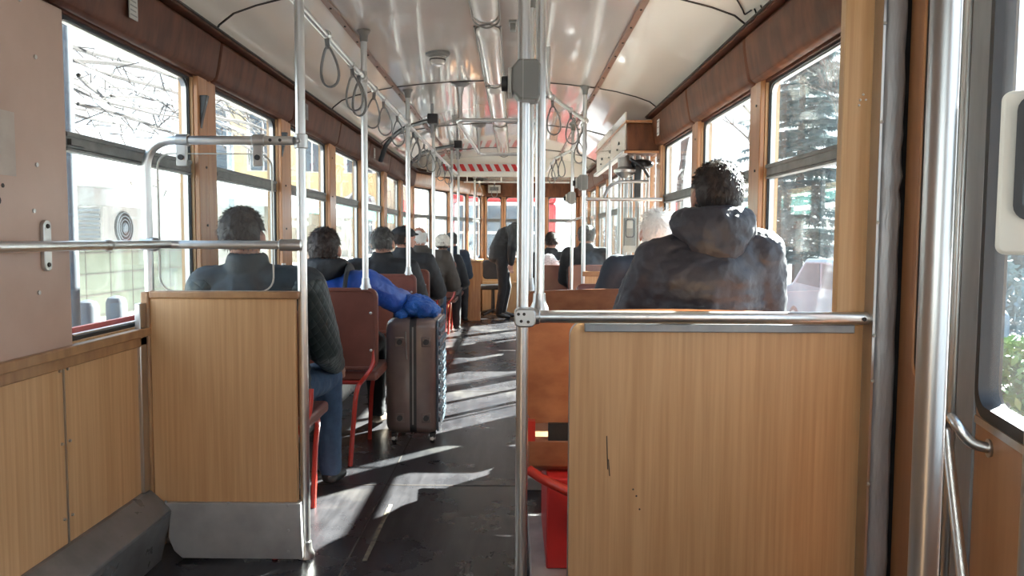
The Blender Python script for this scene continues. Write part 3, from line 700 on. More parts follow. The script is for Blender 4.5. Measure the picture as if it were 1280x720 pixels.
pole(.30, 9.6, 0, ceil_z(.3), 'distant slim grab pole near the front right window', .013)
# overhead cupboard and door machinery
c = empty('overhead_cupboard', (.93, 6.5, 1.82), 'wooden overhead cupboard above the middle door machinery', 'cupboard')
f = MB(); f.box((.815, 5.60, 1.84), (XR, 7.62, 2.045)); f.build('body', 'headr', c, bevel=.01)
f = MB(); f.box((.807, 5.64, 1.855), (.815, 7.58, 2.13)); f.build('cover_panel', 'cove', c)
f = MB()
for y in (5.95, 6.5, 7.1): f.box((.800, y, 1.93), (.808, y+.05, 1.95)); f.ball((.805, y+.1, 1.90), .008, 1)
f.build_each('slot', 'black', c)
f = MB(); f.box((.80, 5.58, 2.045), (XR, 7.62, 2.062)); f.box((.795, 5.58, 1.825), (XR, 5.60, 1.842)); f.build('moulding', 'pillar', c, bevel=.003)
f = MB(); f.box((.78, 5.6, 1.815), (.82, 7.6, 1.84)); f.build('light_strip', 'white', c)
d = empty('door_mechanism', (.93, 5.75, .8), 'cluster of steel pipes and dark motor operating the middle door', 'machinery')
f = MB()
for x, y, r in ((.80, 5.85, .016), (.84, 5.80, .02), (.885, 5.83, .014), (.93, 5.80, .018), (.975, 5.9, .013), (1.01, 5.83, .015), (.77, 6.2, .013)): f.tube([(x, y, 0), (x, y, 1.83)], r, 10)
f.tube(fillet([(.655, 5.62, 1.50), (.70, 5.68, 1.60), (.80, 5.72, 1.63), (1.0, 5.72, 1.63)], .1), .013, 10)
f.tube([(.80, 5.70, 1.50), (1.04, 5.70, 1.50)], .010, 8); f.build_each('pipe', 'alu', d)
f = MB(); f.lathe([(.03, 1.66), (.085, 1.70), (.09, 1.72), (.05, 1.745), (.03, 1.83)], (.835, 5.80, 0), 20); f.build('rotary_motor', 'alu', d)
f = MB(); f.box((.90, 5.75, 1.50), (.945, 5.79, 1.75)); f.ball((.96, 5.8, 1.765), (.09, .07, .04)); f.tube(fillet([(.86, 5.74, 1.80), (.95, 5.70, 1.74), (1.0, 5.72, 1.66)], .05), .012, 8); f.build('motor_housing', 'black', d, bevel=.004)
i_ = empty('intercom', (.86, 5.70, 1.2), 'grey wall mounted push panel on the middle door pipes', 'control panel')
f = MB(); f.box((.815, 5.69, 1.145), (.905, 5.73, 1.36)); f.build('housing', 'greyplastic', i_, bevel=.006)
f = MB(); f.ring([(x, 5.683, z) for x, z in rrect(.825, .893, 1.21, 1.35, .02)], [(x, 5.683, z) for x, z in rrect(.833, .885, 1.218, 1.342, .015)], (0, .008, 0)); f.build('bezel', 'black', i_)
f = MB(); f.box((.837, 5.684, 1.28), (.88, 5.69, 1.335)); f.box((.81, 5.685, 1.10), (.91, 5.70, 1.15)); f.build('plate', 'palegrey', i_)
# middle door (closed, glazed)
dd = empty('door_4', (1.1, 6.65, 0), kind='structure')
f = MB(); f.box((1.09, 5.72, 0), (1.13, 7.6, .5)); f.box((1.09, 5.72, 1.86), (1.13, 7.6, 2.3))
for y in (5.72, 6.17, 6.63, 7.10, 7.55): f.box((1.09, y, .5), (1.13, y+.05, 1.86))
f.build('door_panel', 'door', dd)
f = MB(); f.box((1.105, 5.72, .5), (1.11, 7.6, 1.86)); f.build('pane', 'glass', dd)
b = empty('passenger_seat', (.75, 7.9, 0), 'oxblood seat on right under the dark haired passenger beyond the door', 'seat')
f = MB(); f.prism([(x, 7.9, z) for x, z in rrect(.56, 1.04, .5, .93, .04)], (0, .035, 0)); f.build('backrest', 'redvinyl', b, bevel=.01)
f = MB(); f.box((.56, 7.93, .42), (1.04, 8.36, .48)); f.build('seat_pad', 'redvinyl', b, bevel=.015)
f = MB(); f.box((.62, 7.96, 0), (1.0, 8.3, .42)); f.build('base_box', 'red', b)
b = empty('passenger_seat', (.45, 8.9, 0), 'oxblood seat facing front in right aisle under the passenger with a painted white glint', 'seat')
f = MB(); f.prism([(x, 8.65, z) for x, z in rrect(.24, .62, .5, .90, .03)], (0, .035, 0)); f.build('backrest', 'redvinyl', b, bevel=.01)
f = MB(); f.box((.24, 8.68, .42), (.62, 9.1, .48)); f.build('seat_pad', 'redvinyl', b, bevel=.015)
f = MB(); f.box((.30, 8.7, 0), (.58, 9.05, .42)); f.build('base_box', 'red', b)
# far wooden half partition left and driver's swivel chair
b = empty('partition_screen', (-.62, 11.05, 0), 'narrow orange wooden half partition at the far end of left seats', 'partition')
f = MB(); f.box((-.86, 11.0, 0), (-.49, 11.04, .86)); f.build('panel', 'pillar', b, bevel=.005)
f = MB(); f.box((-.87, 10.99, .85), (-.48, 11.05, .88)); f.build('wood_edging', 'edge', b, bevel=.004)
s = empty('swivel_chair', (-.33, 11.7, 0), 'black swivel chair with armrests in front of the standing person', 'chair')
f = MB(); f.lathe([(.03, .06), (.025, .42)], (-.33, 11.7, 0), 12)
for k in range(5): a = R(72*k+20); f.tube([(-.33, 11.7, .10), (-.33+.25*math.cos(a), 11.7+.25*math.sin(a), .035)], .02, 8)
f.build('swivel_base', 'black', s)
f = MB(); f.prism([(x, y, .42) for x, y in rrect(-.55, -.11, 11.5, 11.9, .06)], (0, 0, .07)); f.build('seat_pad', 'black', s, bevel=.02)
f = MB(); f.prism([(x, 11.93, z) for x, z in rrect(-.50, -.16, .56, .86, .06)], (0, .05, 0)); f.build('backrest', 'black', s, bevel=.015)
for x in (-.56, -.10):
    f = MB(); f.tube(fillet([(x, 11.6, .45), (x, 11.6, .66), (x, 11.85, .66), (x, 11.85, .47)], .06), .014, 8); f.build('armrest', 'black', s)

# ---------------------------------------------------------------- overhead rails and straps
ZR = 2.04
r_ = empty('overhead_rail', (-.8, 6, ZR), 'long overhead steel rail with straps along the left row of poles', 'handrail')
f = MB(); f.tube([(-.805, 2.0, ZR+.03), (-.80, 4.0, ZR), (-.79, 7.4, ZR), (-.75, 10.3, ZR)], .0135, 12); f.build('tube', 'alu_bright', r_)
for x, y in ((-.80, 4.05), (-.79, 5.65), (-.79, 7.42), (-.75, 9.02), (-.745, 10.02)):
    f = MB(); f.lathe([(.021, y-.035), (.021, y+.035)], (x, 0, ZR), 14, 'y'); f.lathe([(.022, ZR-.03), (.022, ZR+.03)], (x, y, 0), 14); f.build_each('rail_clamp', 'alu', r_, bevel=.002)
r2_ = empty('overhead_rail', (.4, 5, ZR), 'overhead steel rail with straps zigzagging between the right poles', 'handrail')
f = MB(); f.tube(fillet([(.076, 2.62, 2.10), (.13, 3.6, 2.06), (.184, 4.48, ZR), (.50, 5.5, ZR), (.545, 7.26, ZR), (.42, 8.05, ZR), (.40, 9.6, ZR)], .12), .0125, 10); f.build('tube', 'alu_bright', r2_)
for x, y in ((.50, 5.5), (.545, 7.26), (.19, 4.5)):
    f = MB(); f.ball((x, y, ZR), .026); f.build_each('rail_clamp', 'alu', r2_)
f = MB(); f.tube([(.19, 4.5, ZR), (.19, 4.5, ceil_z(.19))], .012, 8); f.build('ceiling_stem', 'alu_bright', r2_)
# strap loop
def make_strap():
    r = empty('hanging_strap')
    f = MB(); pts = []
    for k in range(24):
        a = 2*math.pi*k/24; x = .040*math.sin(a)*(1-.45*math.cos(a))/1.1; z = -.135+.085*math.cos(a)
        pts.append((x*1.05, 0, z))
    f.tube(pts, .0048, 8, closed=True, flat=1.8); f.build('loop', 'strap', r)
    f = MB(); f.box((-.009, -.007, -.06), (.009, .007, -.012)); f.build('hanger', 'strap', r, bevel=.003)
    f = MB(); f.lathe([(.019, -.012), (.019, .012)], (0, 0, 0), 12, 'y'); f.build('rail_ring', 'alu', r)
    return r
st0 = make_strap(); used = False
def strap(x, y, label, rz, tilt=0, group='straps on the left overhead rail', s=1):
    global used
    o = copy_tree(st0) if used else st0; used = True
    o.location = (x, y, ZR+(.015 if y < 3.6 else 0)); o.rotation_euler = (0, tilt, rz); o.scale = (s, s, s); tag(o, label, 'strap', group)
rnd = random.Random(4)
ly = [3.27, 3.77, 3.93, 4.37, 4.66, 5.2, 6.0, 6.3, 6.75, 7.2, 7.8, 8.3, 8.8, 9.5]
for i, y in enumerate(ly):
    strap(-.80+.004*max(0, y-7.4)*3, y, f'grey strap loop hanging from left overhead rail, {ORD[i]} from the camera', rnd.uniform(-.5, .5), rnd.uniform(-.12, .12))
for i, (x, y) in enumerate([(.22, 4.6), (.36, 5.04), (.505, 5.7), (.52, 6.3), (.47, 7.7), (.43, 8.0), (.41, 8.6)]):
    strap(x, y, f'grey strap loop hanging from right overhead rail, {ORD[i]} from the camera', rnd.uniform(-.6, .6), rnd.uniform(-.1, .1), 'straps on the right overhead rail')
# curved rectangular hanging rail in the middle
r_ = empty('ceiling_handrail', (-.2, 5.5, 2.05), 'rounded rectangular steel rail hanging from the middle of the ceiling', 'handrail')
zl = 2.05
f = MB(); f.tube(fillet([(.10, 5.55, zl), (-.40, 5.55, zl), (-.42, 5.6, zl), (-.36, 7.75, zl), (.18, 7.75, zl), (.16, 5.55, zl), (.05, 5.55, zl)], .12, 6), .0145, 12); f.build('loop_tube', 'alu_bright', r_)
for x, y in ((-.40, 5.58), (-.36, 7.6)):
    f = MB(); z1 = ceil_z(x); f.lathe([(.016, zl-.02), (.014, zl+.05), (.016, z1-.09), (.03, z1-.03), (.07, z1-.008), (.07, z1)], (x, y, 0), 16); f.build('stem', 'alu', r_)
r_ = empty('ceiling_handrail', (-.2, 11.3, 2.0), 'short crosswise rail under the lower front ceiling', 'handrail')
f = MB(); f.tube([(-.75, 11.2, 2.02), (.8, 11.2, 2.02)], .012, 8); f.build('cross_tube', 'alu_bright', r_)
for x in (-.7, -.2, .4):
    f = MB(); f.tube([(x, 11.2, 2.02), (x, 11.2, 2.13)], .01, 8); f.build('stem', 'alu', r_)
for i, (x, lb) in enumerate([(-.52, 'left'), (-.30, 'middle'), (.35, 'right')]):
    o = copy_tree(st0); o.location = (x, 11.2, 2.02); o.rotation_euler = (0, 0, .1*i); tag(o, f'{lb} strap loop on the crosswise front rail', 'strap', 'straps on the front cross rail')
# black curved arms between the left header and the poles
for i, (y, x1, lb) in enumerate([(6.3, -.68, 'nearer black curved arm reaching from left header to a ceiling post'), (8.0, -.60, 'farther black curved arm reaching from left header to a ceiling post')]):
    a = empty('curved_arm', (x1, y, 2.1), lb, 'bracket')
    f = MB(); f.tube(fillet([(XL+.08, y+1.0, 1.93), (XL+.15, y+.85, 2.06), (-1.0, y+.45, 2.16), (x1, y, 2.17)], .2, 8), [.012]*26 if False else .017, 10, flat=1.4); f.build('arm', 'black', a)
    f = MB(); f.box((x1-.035, y-.06, 2.13), (x1+.05, y+.05, 2.21)); f.build('joint_box', 'black', a, bevel=.008)
    f = MB(); f.lathe([(.016, 2.02), (.013, 2.05), (.013, ceil_z(x1))], (x1, y, 0), 12); f.build('post', 'galv', a)

# ---------------------------------------------------------------- ceiling lamps, vent, notices, scribbles
for i, (a, b, lb) in enumerate([(2.2, 3.98, 'nearest'), (4.06, 5.55, 'second'), (5.62, 7.5, 'third'), (7.6, 10.2, 'farthest')]):
    l = empty('ceiling_light', (-.15, (a+b)/2, 2.3), f'{lb} long ribbed clear ceiling lamp cover in the middle of the ceiling', 'lamp', 'ceiling lamps along the middle')
    f = MB(); prf = [(.068*math.cos(R(t)), -.042*math.sin(R(t))) for t in range(0, 181, 15)]
    n = 24; rings = []
    for k in range(n+1):
        y = a+(b-a)*k/n; e = min(1, math.sqrt(max(0, min((y-a), (b-y))/.10))+.05)
        rings.append([f.v((-.15+x*e*(1+.0), y, 2.316+z*e)) for x, z in prf])
    for p, q in zip(rings, rings[1:]):
        for k in range(len(prf)-1): f.face([p[k], p[k+1], q[k+1], q[k]])
    f.build('cover', 'lens', l, smooth=60)
    f = MB()
    for s in (-1, 1): f.tube([(-.15+s*.070, a+.03, 2.314), (-.15+s*.070, b-.03, 2.314)], .005, 6)
    f.tube(fillet([(-.15-.07, b-.04, 2.314), (-.15-.06, b, 2.30), (-.15, b+.004, 2.272), (-.15+.06, b, 2.30), (-.15+.07, b-.04, 2.314)], .03), .005, 6); f.build('trim_edge', 'greyplastic', l)
v = empty('ceiling_vent', (-.47, 4.66, 2.3), 'round grey ceiling ventilator left of the lamps', 'vent')
z = ceil_z(-.47)
f = MB(); f.lathe([(.075, z), (.073, z-.015), (.055, z-.022), (.05, z-.03)], (-.47, 4.66, 0), 24); f.build('flange', 'greyplastic', v)
f = MB(); f.lathe([(.046, z-.03), (.044, z-.062), (.036, z-.07), (.01, z-.072)], (-.47, 4.66, 0), 24); f.build('cap', 'lens', v)
f = MB(); f.lathe([(.05, z-.045), (.05, z-.038)], (-.47, 4.66, 0), 24); f.build('collar', 'darkline', v)
f = MB(); z = ceil_z(-.02); f.box((-.03, 4.0, z-.045), (.0, 4.05, z)); f.box((-.035, 3.98, z-.012), (.005, 4.07, z)); o = f.build('ceiling_hook', 'greyplastic', bevel=.003); tag(o, 'tiny metal catch on ceiling right of the lamp covers', 'catch')
def notice(loc, w, h, label, side, stripes=5, m='palegrey'):
    n = empty('notice', loc, label, 'notice'); x, y, z = loc; s = .004*side
    f = MB(); f.box((x, y-w/2, z-h/2), (x+s, y+w/2, z+h/2)); f.build('plate', m, n)
    f = MB()
    for k in range(stripes):
        zz = z+h*(.36-.72*k/max(1, stripes-1)); f.box((x+s*.9, y-w*.4, zz-h*.025), (x+s*1.3, y+w*(.38-.12*(k % 2)), zz+h*.025))
    f.build('print_lines', 'greyplastic', n)
notice((XL+.0745, 2.60, 1.97), .055, .085, 'small pale notice with lines of print on header over the first left window', 1)
notice((XL+.0745, 4.73, 1.97), .06, .095, 'small framed grey notice on left header behind the first strap', 1, 3, 'strap')
notice((XL+.0745, 7.0, 1.97), .06, .09, 'small notice farther along the left header near the black arm', 1, 3)
notice((XR-.0745, 5.35, 1.975), .07, .11, 'small white sticker on right header beside the overhead cupboard', -1, 3, 'white')
for x, w, lb in ((-.60, .07, 'small white display box on the front wood header, left'), (-.33, .10, 'wider pale sign plate on the front wood header')):
    n = empty('header_box', (x, 12.3, 1.98), lb, 'sign'); f = MB(); f.box((x-w, 12.22, 1.93), (x+w, 12.33, 2.05)); f.build('casing', 'palegrey', n, bevel=.004)
    f = MB(); f.box((x-w*.7, 12.215, 1.96), (x+w*.7, 12.222, 2.02)); f.build('display', 'strap', n)
g = empty('marker_scribble', (.93, 3.0, 2.18), 'black marker scribbles on the cream ceiling edge at top right', 'graffiti')
def cpt(y, t):      # a point on the right cove, t from 0 (cornice) to 1
    i = t*3.2; pr_ = prof[::-1]; k = int(i); w = i-k; a, b2 = pr_[k], pr_[k+1]
    return V((CX+a[0]+(b2[0]-a[0])*w-.002, y, a[1]+(b2[1]-a[1])*w-.003))
f = MB()
for st in ([(2.95, .9), (3.0, .75), (3.06, .55), (3.10, .5), (3.07, .62)], [(3.1, .95), (3.2, .8), (3.3, .6), (3.33, .52), (3.25, .5)], [(3.16, .45), (3.2, .3)], [(3.22, .48), (3.27, .33)], [(3.12, .38), (3.22, .40), (3.3, .3), (3.26, .22), (3.17, .25), (3.12, .38)], [(3.1, .2), (3.2, .12)], [(2.8, 1.0), (2.84, .8), (2.9, .7), (2.93, .85)], [(3.0, .3), (3.1, .34)]):
    f.tube(fillet([cpt(*q) for q in st], .02, 3), .0032, 5)
f.build_each('scribble', 'ink', g)
# old taped paper on the pink panel
o = MB().box((XL+.014, 1.86, 1.36), (XL+.0155, 2.06, 1.53)).build('taped_sheet', 'paper'); tag(o, 'faded taped sheet on the pinkish panel at far left', 'paper')
# small brackets on window posts
for i, y in enumerate((3.28, 4.41)):
    nm = ['first', 'second'][i]
    o = MB().box((XL+.022, y-.05, .975), (XL+.03, y+.01, 1.05)).build('bolt_plate', 'white', bevel=.002); tag(o, f'small white bolted plate low on {nm} left window post', 'plate')
    o = MB().prism([(XL+.022, y-.02, 1.66), (XL+.022, y-.02, 1.80), (XL+.055, y-.02, 1.80), (XL+.045, y-.02, 1.76), (XL+.03, y-.02, 1.70)], (0, .025, 0)).build('coat_hook', 'black', bevel=.003); tag(o, f'black coat hook on {nm} left window post', 'hook')

# ---------------------------------------------------------------- suitcase and bag
s = empty('suitcase', (-.60, 4.6, 0), 'large grey brown hard shell suitcase standing upright in the aisle', 'suitcase')
x0, x1, ya, yb, z0, z1 = -.748, -.44, 4.36, 4.82, .055, .735
def shell(xa, xb, ridge):
    f = MB(); n = 7
    lp = rrect(ya, yb, z0, z1, .05, n)
    side = 1 if xb > xa else -1
    rings = []
    prof_s = [(0, 0), (.55, 0), (.85, .010), (.97, .028), (1.0, .05)]
    for t, ins in prof_s:
        x = xa+(xb-xa)*t; cy, cz = (ya+yb)/2, (z0+z1)/2
        rings.append([f.v((x, y+(ins if y < cy else -ins)*min(1, abs(y-cy)/.18), z+(ins if z < cz else -ins)*min(1, abs(z-cz)/.28))) for y, z in lp])
    for a, b in zip(rings, rings[1:]):
        for k in range(len(a)): f.face([a[k], a[(k+1) % len(a)], b[(k+1) % len(a)], b[k]])
    f.face(rings[-1]); f.face(rings[0][::-1]); return f
M['case'] = mat('grey brown polycarbonate', (.17, .125, .11), (.14, .10, .09), 8, rough=.3, coat=.3)
M['case_blue'] = mat('blue grey polycarbonate', (.10, .14, .17), (.07, .10, .13), 8, rough=.25, coat=.4)
shell(-.605, x0, 0).build('left_shell', 'case', s, smooth=50); shell(-.565, x1, 1).build('right_shell', 'case', s, smooth=50)
f = MB(); f.ring([(-.607, y, z) for y, z in rrect(ya+.003, yb-.003, z0+.003, z1-.003, .05)], [(-.607, y, z) for y, z in rrect(ya+.03, yb-.03, z0+.03, z1-.03, .05)], (.045, 0, 0)); f.build('zip_band', 'black', s)
f = MB(); f.box((-.59, ya-.003, z0+.06), (-.582, ya+.003, z1-.05)); f.tube([(-.625, ya-.006, .66), (-.622, ya-.008, .55), (-.618, ya-.006, .50)], .0035, 6); f.build('zipper', 'greyplastic', s)
for x, z in ((-.662, .60), (-.508, .60), (-.662, .155), (-.508, .155)):
    f = MB(); f.box((x-.028, ya-.004, z-.028), (x+.028, ya+.004, z+.028)); c_ = f.build('corner_plate', 'case', s, bevel=.004)
    f = MB(); f.lathe([(.016, ya-.016), (.018, ya-.003)], (x, 0, z), 16, 'y'); f.build('foot_stud', 'black', c_)
f = MB()     # scalloped ridges on the right face
for iz in range(11):
    for iy in range(6):
        cy, cz = ya+.06+iy*.068+(.034 if iz % 2 else 0), z0+.07+iz*.056
        if cy > yb-.03: continue
        f.tube([(x1+.004-.002*k*k/16, cy+.034*math.cos(R(180+22.5*(k+4))), cz+.03*math.sin(R(180+22.5*(k+4)))+.03) for k in range(-4, 5)], .0075, 6)
f.build('scallop_ridges', 'case_blue', s)
f = MB(); f.prism([(x1-.012, y, z) for y, z in rrect(ya+.006, yb-.006, z0+.01, z1-.008, .05)], (.014, 0, 0)); f.build('side_face', 'case_blue', s, bevel=.008)
for x in (-.70, -.475):
    for y in (ya+.04, yb-.05):
        f = MB(); f.lathe([(.012, x-.013), (.026, x-.011), (.026, x+.011), (.012, x+.013)], (0, y, .026), 18, 'x'); w_ = f.build('wheel', 'black', s)
        f = MB(); f.lathe([(.012, y-.026), (.012, y-.02)], (x, 0, .030), 5, 'y'); f.lathe([(.013, x-.0155), (.013, x+.0155)], (0, y, .026), 12, 'x'); f.build('hub', 'alu', w_)
        f = MB(); f.box((x-.018, y-.02, .036), (x+.018, y+.03, .062)); f.build('wheel_bracket', 'black', s, bevel=.006)
f = MB(); f.tube(fillet([(-.70, ya+.06, z1), (-.70, ya+.06, z1+.03), (-.55, ya+.06, z1+.03), (-.55, ya+.06, z1)], .02), .009, 8); f.build('carry_handle', 'black', s)
f = MB()
cc = V((-.575, 4.47, .80))
f.ball(cc, (.10, .11, .068), 3); f.ball(cc+V((.04, -.02, -.01)), (.08, .09, .06), 3); f.ball(cc+V((.085, .0, -.03)), (.055, .07, .045), 3); f.ball(cc+V((-.085, -.02, -.045)), (.05, .07, .03), 3); f.ball(cc+V((-.04, .02, .03)), (.055, .07, .04), 3)
bb = f.build('cloth_bag', 'c_bluebag', mods=[remesh(.006, 4, .035, .05)]); tag(bb, 'crumpled bright blue cloth bag lying on top of the suitcase', 'bag')

# ---------------------------------------------------------------- people
def mod_body(o, vox): remesh(vox, 5)(o)
def head_parts(root, T, hc, s, hair, style, facing, skin='skin'):
    pass
def person(label, loc, rz, J, jacket, trousers='c_dark', shoes='c_shoeb', hair='h_dark', style='short', head_s=1.0, bulk=1.0, vox=.009, hood=False, head_turn=0, head_tilt=0, extras=None, shoulder=.195, fold=.02, collar=.05, sleeves=None, fscale=.11):
    root = empty('person', loc, label, 'person')
    root.rotation_euler = (0, 0, rz); L = V(loc)
    j = {k: V(p)+L for k, p in J.items()}   # world minus rotation; parts are stored relative to the root
    if rz == 0:
        for k in ('elL', 'elR'): j[k].x = max(XL+.10, min(XR-.10, j[k].x))
    hc = j['head']; S = head_s
    HT = Matrix.Translation(hc) @ Matrix.Rotation(head_turn, 4, 'Z') @ Matrix.Rotation(head_tilt, 4, 'X') @ Matrix.Diagonal((S, S, S, 1))
    h = lambda x, y, z: HT @ V((x, y, z))
    f = MB()
    # head: skull, face, jaw, nose, ears, neck
    f.T = HT
    f.ball((0, -.012, .018), (.074, .092, .086), 3); f.ball((0, .028, -.025), (.058, .060, .072), 3); f.ball((0, .045, -.078), (.034, .034, .026), 2)
    f.chain((-.03, .03, -.065), .024, (.03, .03, -.065), .024); f.chain((0, .084, .005), .010, (0, .102, -.026), .015)
    f.ball((0, .086, -.052), (.024, .010, .009)); f.chain((-.04, .074, .022), .013, (.04, .074, .022), .013)
    for s in (-1, 1): f.ball((s*.078, .0, -.012), (.010, .020, .032), 2)
    f.T = None
    f.chain(h(0, -.018, -.03), .05*S, j['neck'], .056)
    # trunk
    f.chain(j['pelvis'], (.155, .11, .10), j['waist'], (.145, .105, .10), 2); f.chain(j['waist'], (.145, .105, .1), j['chest'], (.165, .115, .13), 2)
    f.chain(j['shL'], .055, j['shR'], .055)
    for s in 'LR':
        f.chain(j['sh'+s], .052, j['el'+s], .041); f.chain(j['el'+s], .041, j['wr'+s], .028)
        f.chain(j['hip'+s], .082, j['kn'+s], .056); f.chain(j['kn'+s], .056, j['an'+s], .036)
        # hand: palm, thumb, four fingers curling
        d = (j['wr'+s]-j['el'+s]).normalized(); up = V((0, 0, 1)); sd = d.cross(up).normalized(); pn = sd.cross(d)
        w = j['wr'+s]; pc = w+d*.075
        for q in (-.024, -.008, .008, .024): f.chain(w+sd*q*.6, .016, pc+sd*q, .014)
        for q, ln in ((-.030, .058), (-.010, .072), (.010, .076), (.029, .068)):
            a = pc+sd*q+d*.006; m_ = a+d*ln*.5-pn*.006; e = m_+d*ln*.32-pn*ln*.38
            f.chain(a, .0105, m_, .0095); f.chain(m_, .0095, e, .0085)
        ts = 1 if s == 'L' else -1
        f.chain(w+d*.02+sd*ts*.02, .013, w+d*.055+sd*ts*.045, .011); f.chain(w+d*.055+sd*ts*.045, .011, w+d*.085+sd*ts*.046-pn*.01, .009)
    f.build('body', 'skin', root, smooth=180, mods=[lambda o: mod_body(o, min(vox, .0075))])
    for s in (-1, 1):
        f = MB(); f.T = HT; f.ball((s*.029, .077, .002), .0125, 2); f.build('eye', 'eye', root)
    # trousers
    f = MB(); f.chain(j['pelvis'], (.175, .13, .11), j['pelvis']+V((0, .0, .06)), (.17, .125, .1))
    for s in 'LR': f.chain(j['hip'+s], .098, j['kn'+s], .072); f.chain(j['kn'+s], .072, j['an'+s]+V((0, 0, .02)), .056)
    f.build('trousers', trousers, root, smooth=180, mods=[remesh(vox*1.2, 6, .012, .07)])
    for s in 'LR':
        a = j['an'+s]; t = j['toe'+s]; f = MB()
        f.chain(V((a.x, a.y, a.z-.015)), (.045, .05, .045), V((t.x, t.y, t.z)), (.042, .05, .03)); f.build('shoe', shoes, root, smooth=180, mods=[remesh(.01, 4)])
    # jacket
    B = bulk; f = MB()
    f.chain(j['pelvis']+V((0, -.01, .0)), (.195*B, .145*B, .09), j['waist'], (.190*B, .145*B, .11)); f.chain(j['waist'], (.190*B, .145*B, .11), j['chest'], (.20*B, .150*B, .13))
    f.chain(j['chest'], (.20*B, .150*B, .13), j['neck']+V((0, -.005, -.045)), (.095*B, .085*B, .05))
    for s in 'LR':
        f.chain(j['neck']+V((0, -.005, -.05)), .06*B, j['sh'+s], .074*B)
        g = MB() if sleeves else f
        g.chain(j['sh'+s]+(V((0, 0, -.02)) if sleeves else V()), .078*B+(.004 if sleeves else 0), j['el'+s], .068*B); g.chain(j['el'+s], .068*B, j['wr'+s], .045*B)
        if sleeves: g.build('quilted_sleeve', sleeves, root, smooth=180, mods=[remesh(vox, 6, fold, .11)])
        f.chain(j['chest'].lerp(j['sh'+s], .5), .10*B, j['sh'+s].lerp(j['el'+s], .35), .072*B)
    for k in range(20):
        a = 2*math.pi*k/20; f.ball(j['neck']+V((.063*math.cos(a), .068*math.sin(a)-.005, .0+collar*.2)), (.022, .022, collar))
    jk = f.build('jacket', jacket, root, smooth=180, mods=[remesh(vox, 6, fold, fscale)])
    if hood:
        f = MB(); n = j['neck']
        for k in range(26):
            t = k/25; a = R(-28+236*t)        # wraps around the back of the neck
            w = math.sin(math.pi*t)
            f.ball(n+V((.108*math.cos(-a), .090*math.sin(-a)-.02, .025-.030*w)), (.048+.015*w, .040+.022*w, .040+.048*w))
        f.ball(n+V((0, -.115, -.055)), (.115, .05, .075)); f.ball(n+V((.02, -.10, -.02)), (.12, .055, .06)); f.build('hood', jacket, root, smooth=180, mods=[remesh(vox, 4, .025, .06)])
    # hair
    rnd = random.Random(hash(label) % 1000 if False else sum(map(ord, label)))
    def scalp(): 
        while True:
            p = V((rnd.gauss(0, 1), rnd.gauss(0, 1), rnd.gauss(0, 1))).normalized()
            if hairy(p): return p
    def hairy(p):
        if p.y > .25 and p.z < .55+.25*(p.y-.25): return False
        if p.z < -.62+.25*max(0, p.y): return False
        if abs(p.x) > .82 and -.45 < p.z < .05 and p.y > -.25: return False
        if style == 'bald' and p.z > .42 and p.y > -.75: return False
        return True
    c = V((0, -.014, .018)); rad = V((.081, .100, .094)) if style != 'bald' else V((.078, .096, .088))
    if style != 'none':
        f = MB(); f.T = None
        bm = bmesh.new(); bmesh.ops.create_icosphere(bm, subdivisions=5, radius=1); keep = []
        idx = {}
        for v in bm.verts:
            p = v.co.normalized()
            k = 1+.05*noise.noise(p*5+V((rnd.random()*0, 1, 2)))+(.028*abs(noise.noise(V((p.x*14, p.y*14, p.z*4)))))
            if style == 'full': k *= 1.05
            idx[v.index] = f.v(HT @ (c+V((p.x*rad.x, p.y*rad.y, p.z*rad.z))*k)) if hairy(p) else None
        for fc in bm.faces:
            vs = [idx[v.index] for v in fc.verts]
            if all(vs): f.face(vs)
        bm.free()
        ns = 900
        for k in range(ns):
            p = scalp(); b0 = c+V((p.x*rad.x, p.y*rad.y, p.z*rad.z))*1.0
            down = V((-p.x*.2, -.55 if p.z > .3 else -.1, -1))+V((rnd.uniform(-.5, .5), rnd.uniform(-.4, .4), rnd.uniform(-.1, .6)))
            dr = (down-p*down.dot(p)).normalized()*.75+p*rnd.uniform(.25, .6 if style != 'spiky' else .9)
            ln = rnd.uniform(.014, .03)*(1.5 if style == 'spiky' else 1)
            sd = dr.cross(p).normalized()*.0013; e = b0+dr.normalized()*ln; m_ = b0+dr.normalized()*ln*.55+p*.003
            a1, a2 = HT @ (b0-sd), HT @ (b0+sd); m1, m2 = HT @ (m_-sd), HT @ (m_+sd)
            va = [f.v(a1), f.v(a2), f.v(m2), f.v(m1)]; f.face(va); f.face([va[3], va[2], f.v(HT @ e)])
        f.build('hair', hair, root, smooth=180)
    if extras: extras(root, j, HT)
    return root
def seated(zs=.46, lean=.02, sh=.19, top=1.30, hx=0, elbow=.28, knee=.14, hy=0, neckz=None, arm_f=.12, wr=(.12, .34, .20)):
    # local frame: faces +y, pelvis over the origin, feet on z=0
    hz = top-.105
    nz_ = neckz if neckz else hz-.12
    shz = nz_-.075
    return {'pelvis': (0, 0, zs+.09), 'waist': (0, lean*.4, zs+.22), 'chest': (0, lean, shz-.12), 'neck': (hx*.6, lean+.015+hy*.4, nz_), 'head': (hx, lean+.045+hy, hz),
            'shL': (-sh, lean, shz), 'shR': (sh, lean, shz), 'elL': (-elbow, lean+arm_f, shz-.27), 'elR': (elbow, lean+arm_f, shz-.27),
            'wrL': (-wr[0], wr[1], zs+wr[2]), 'wrR': (wr[0], wr[1], zs+wr[2]), 'hipL': (-.09, .04, zs+.085), 'hipR': (.09, .04, zs+.085),
            'knL': (-knee, .44, zs+.07), 'knR': (knee, .44, zs+.07), 'anL': (-knee, .46, .085), 'anR': (knee, .46, .085), 'toeL': (-knee-.01, .60, .035), 'toeR': (knee+.01, .60, .035)}

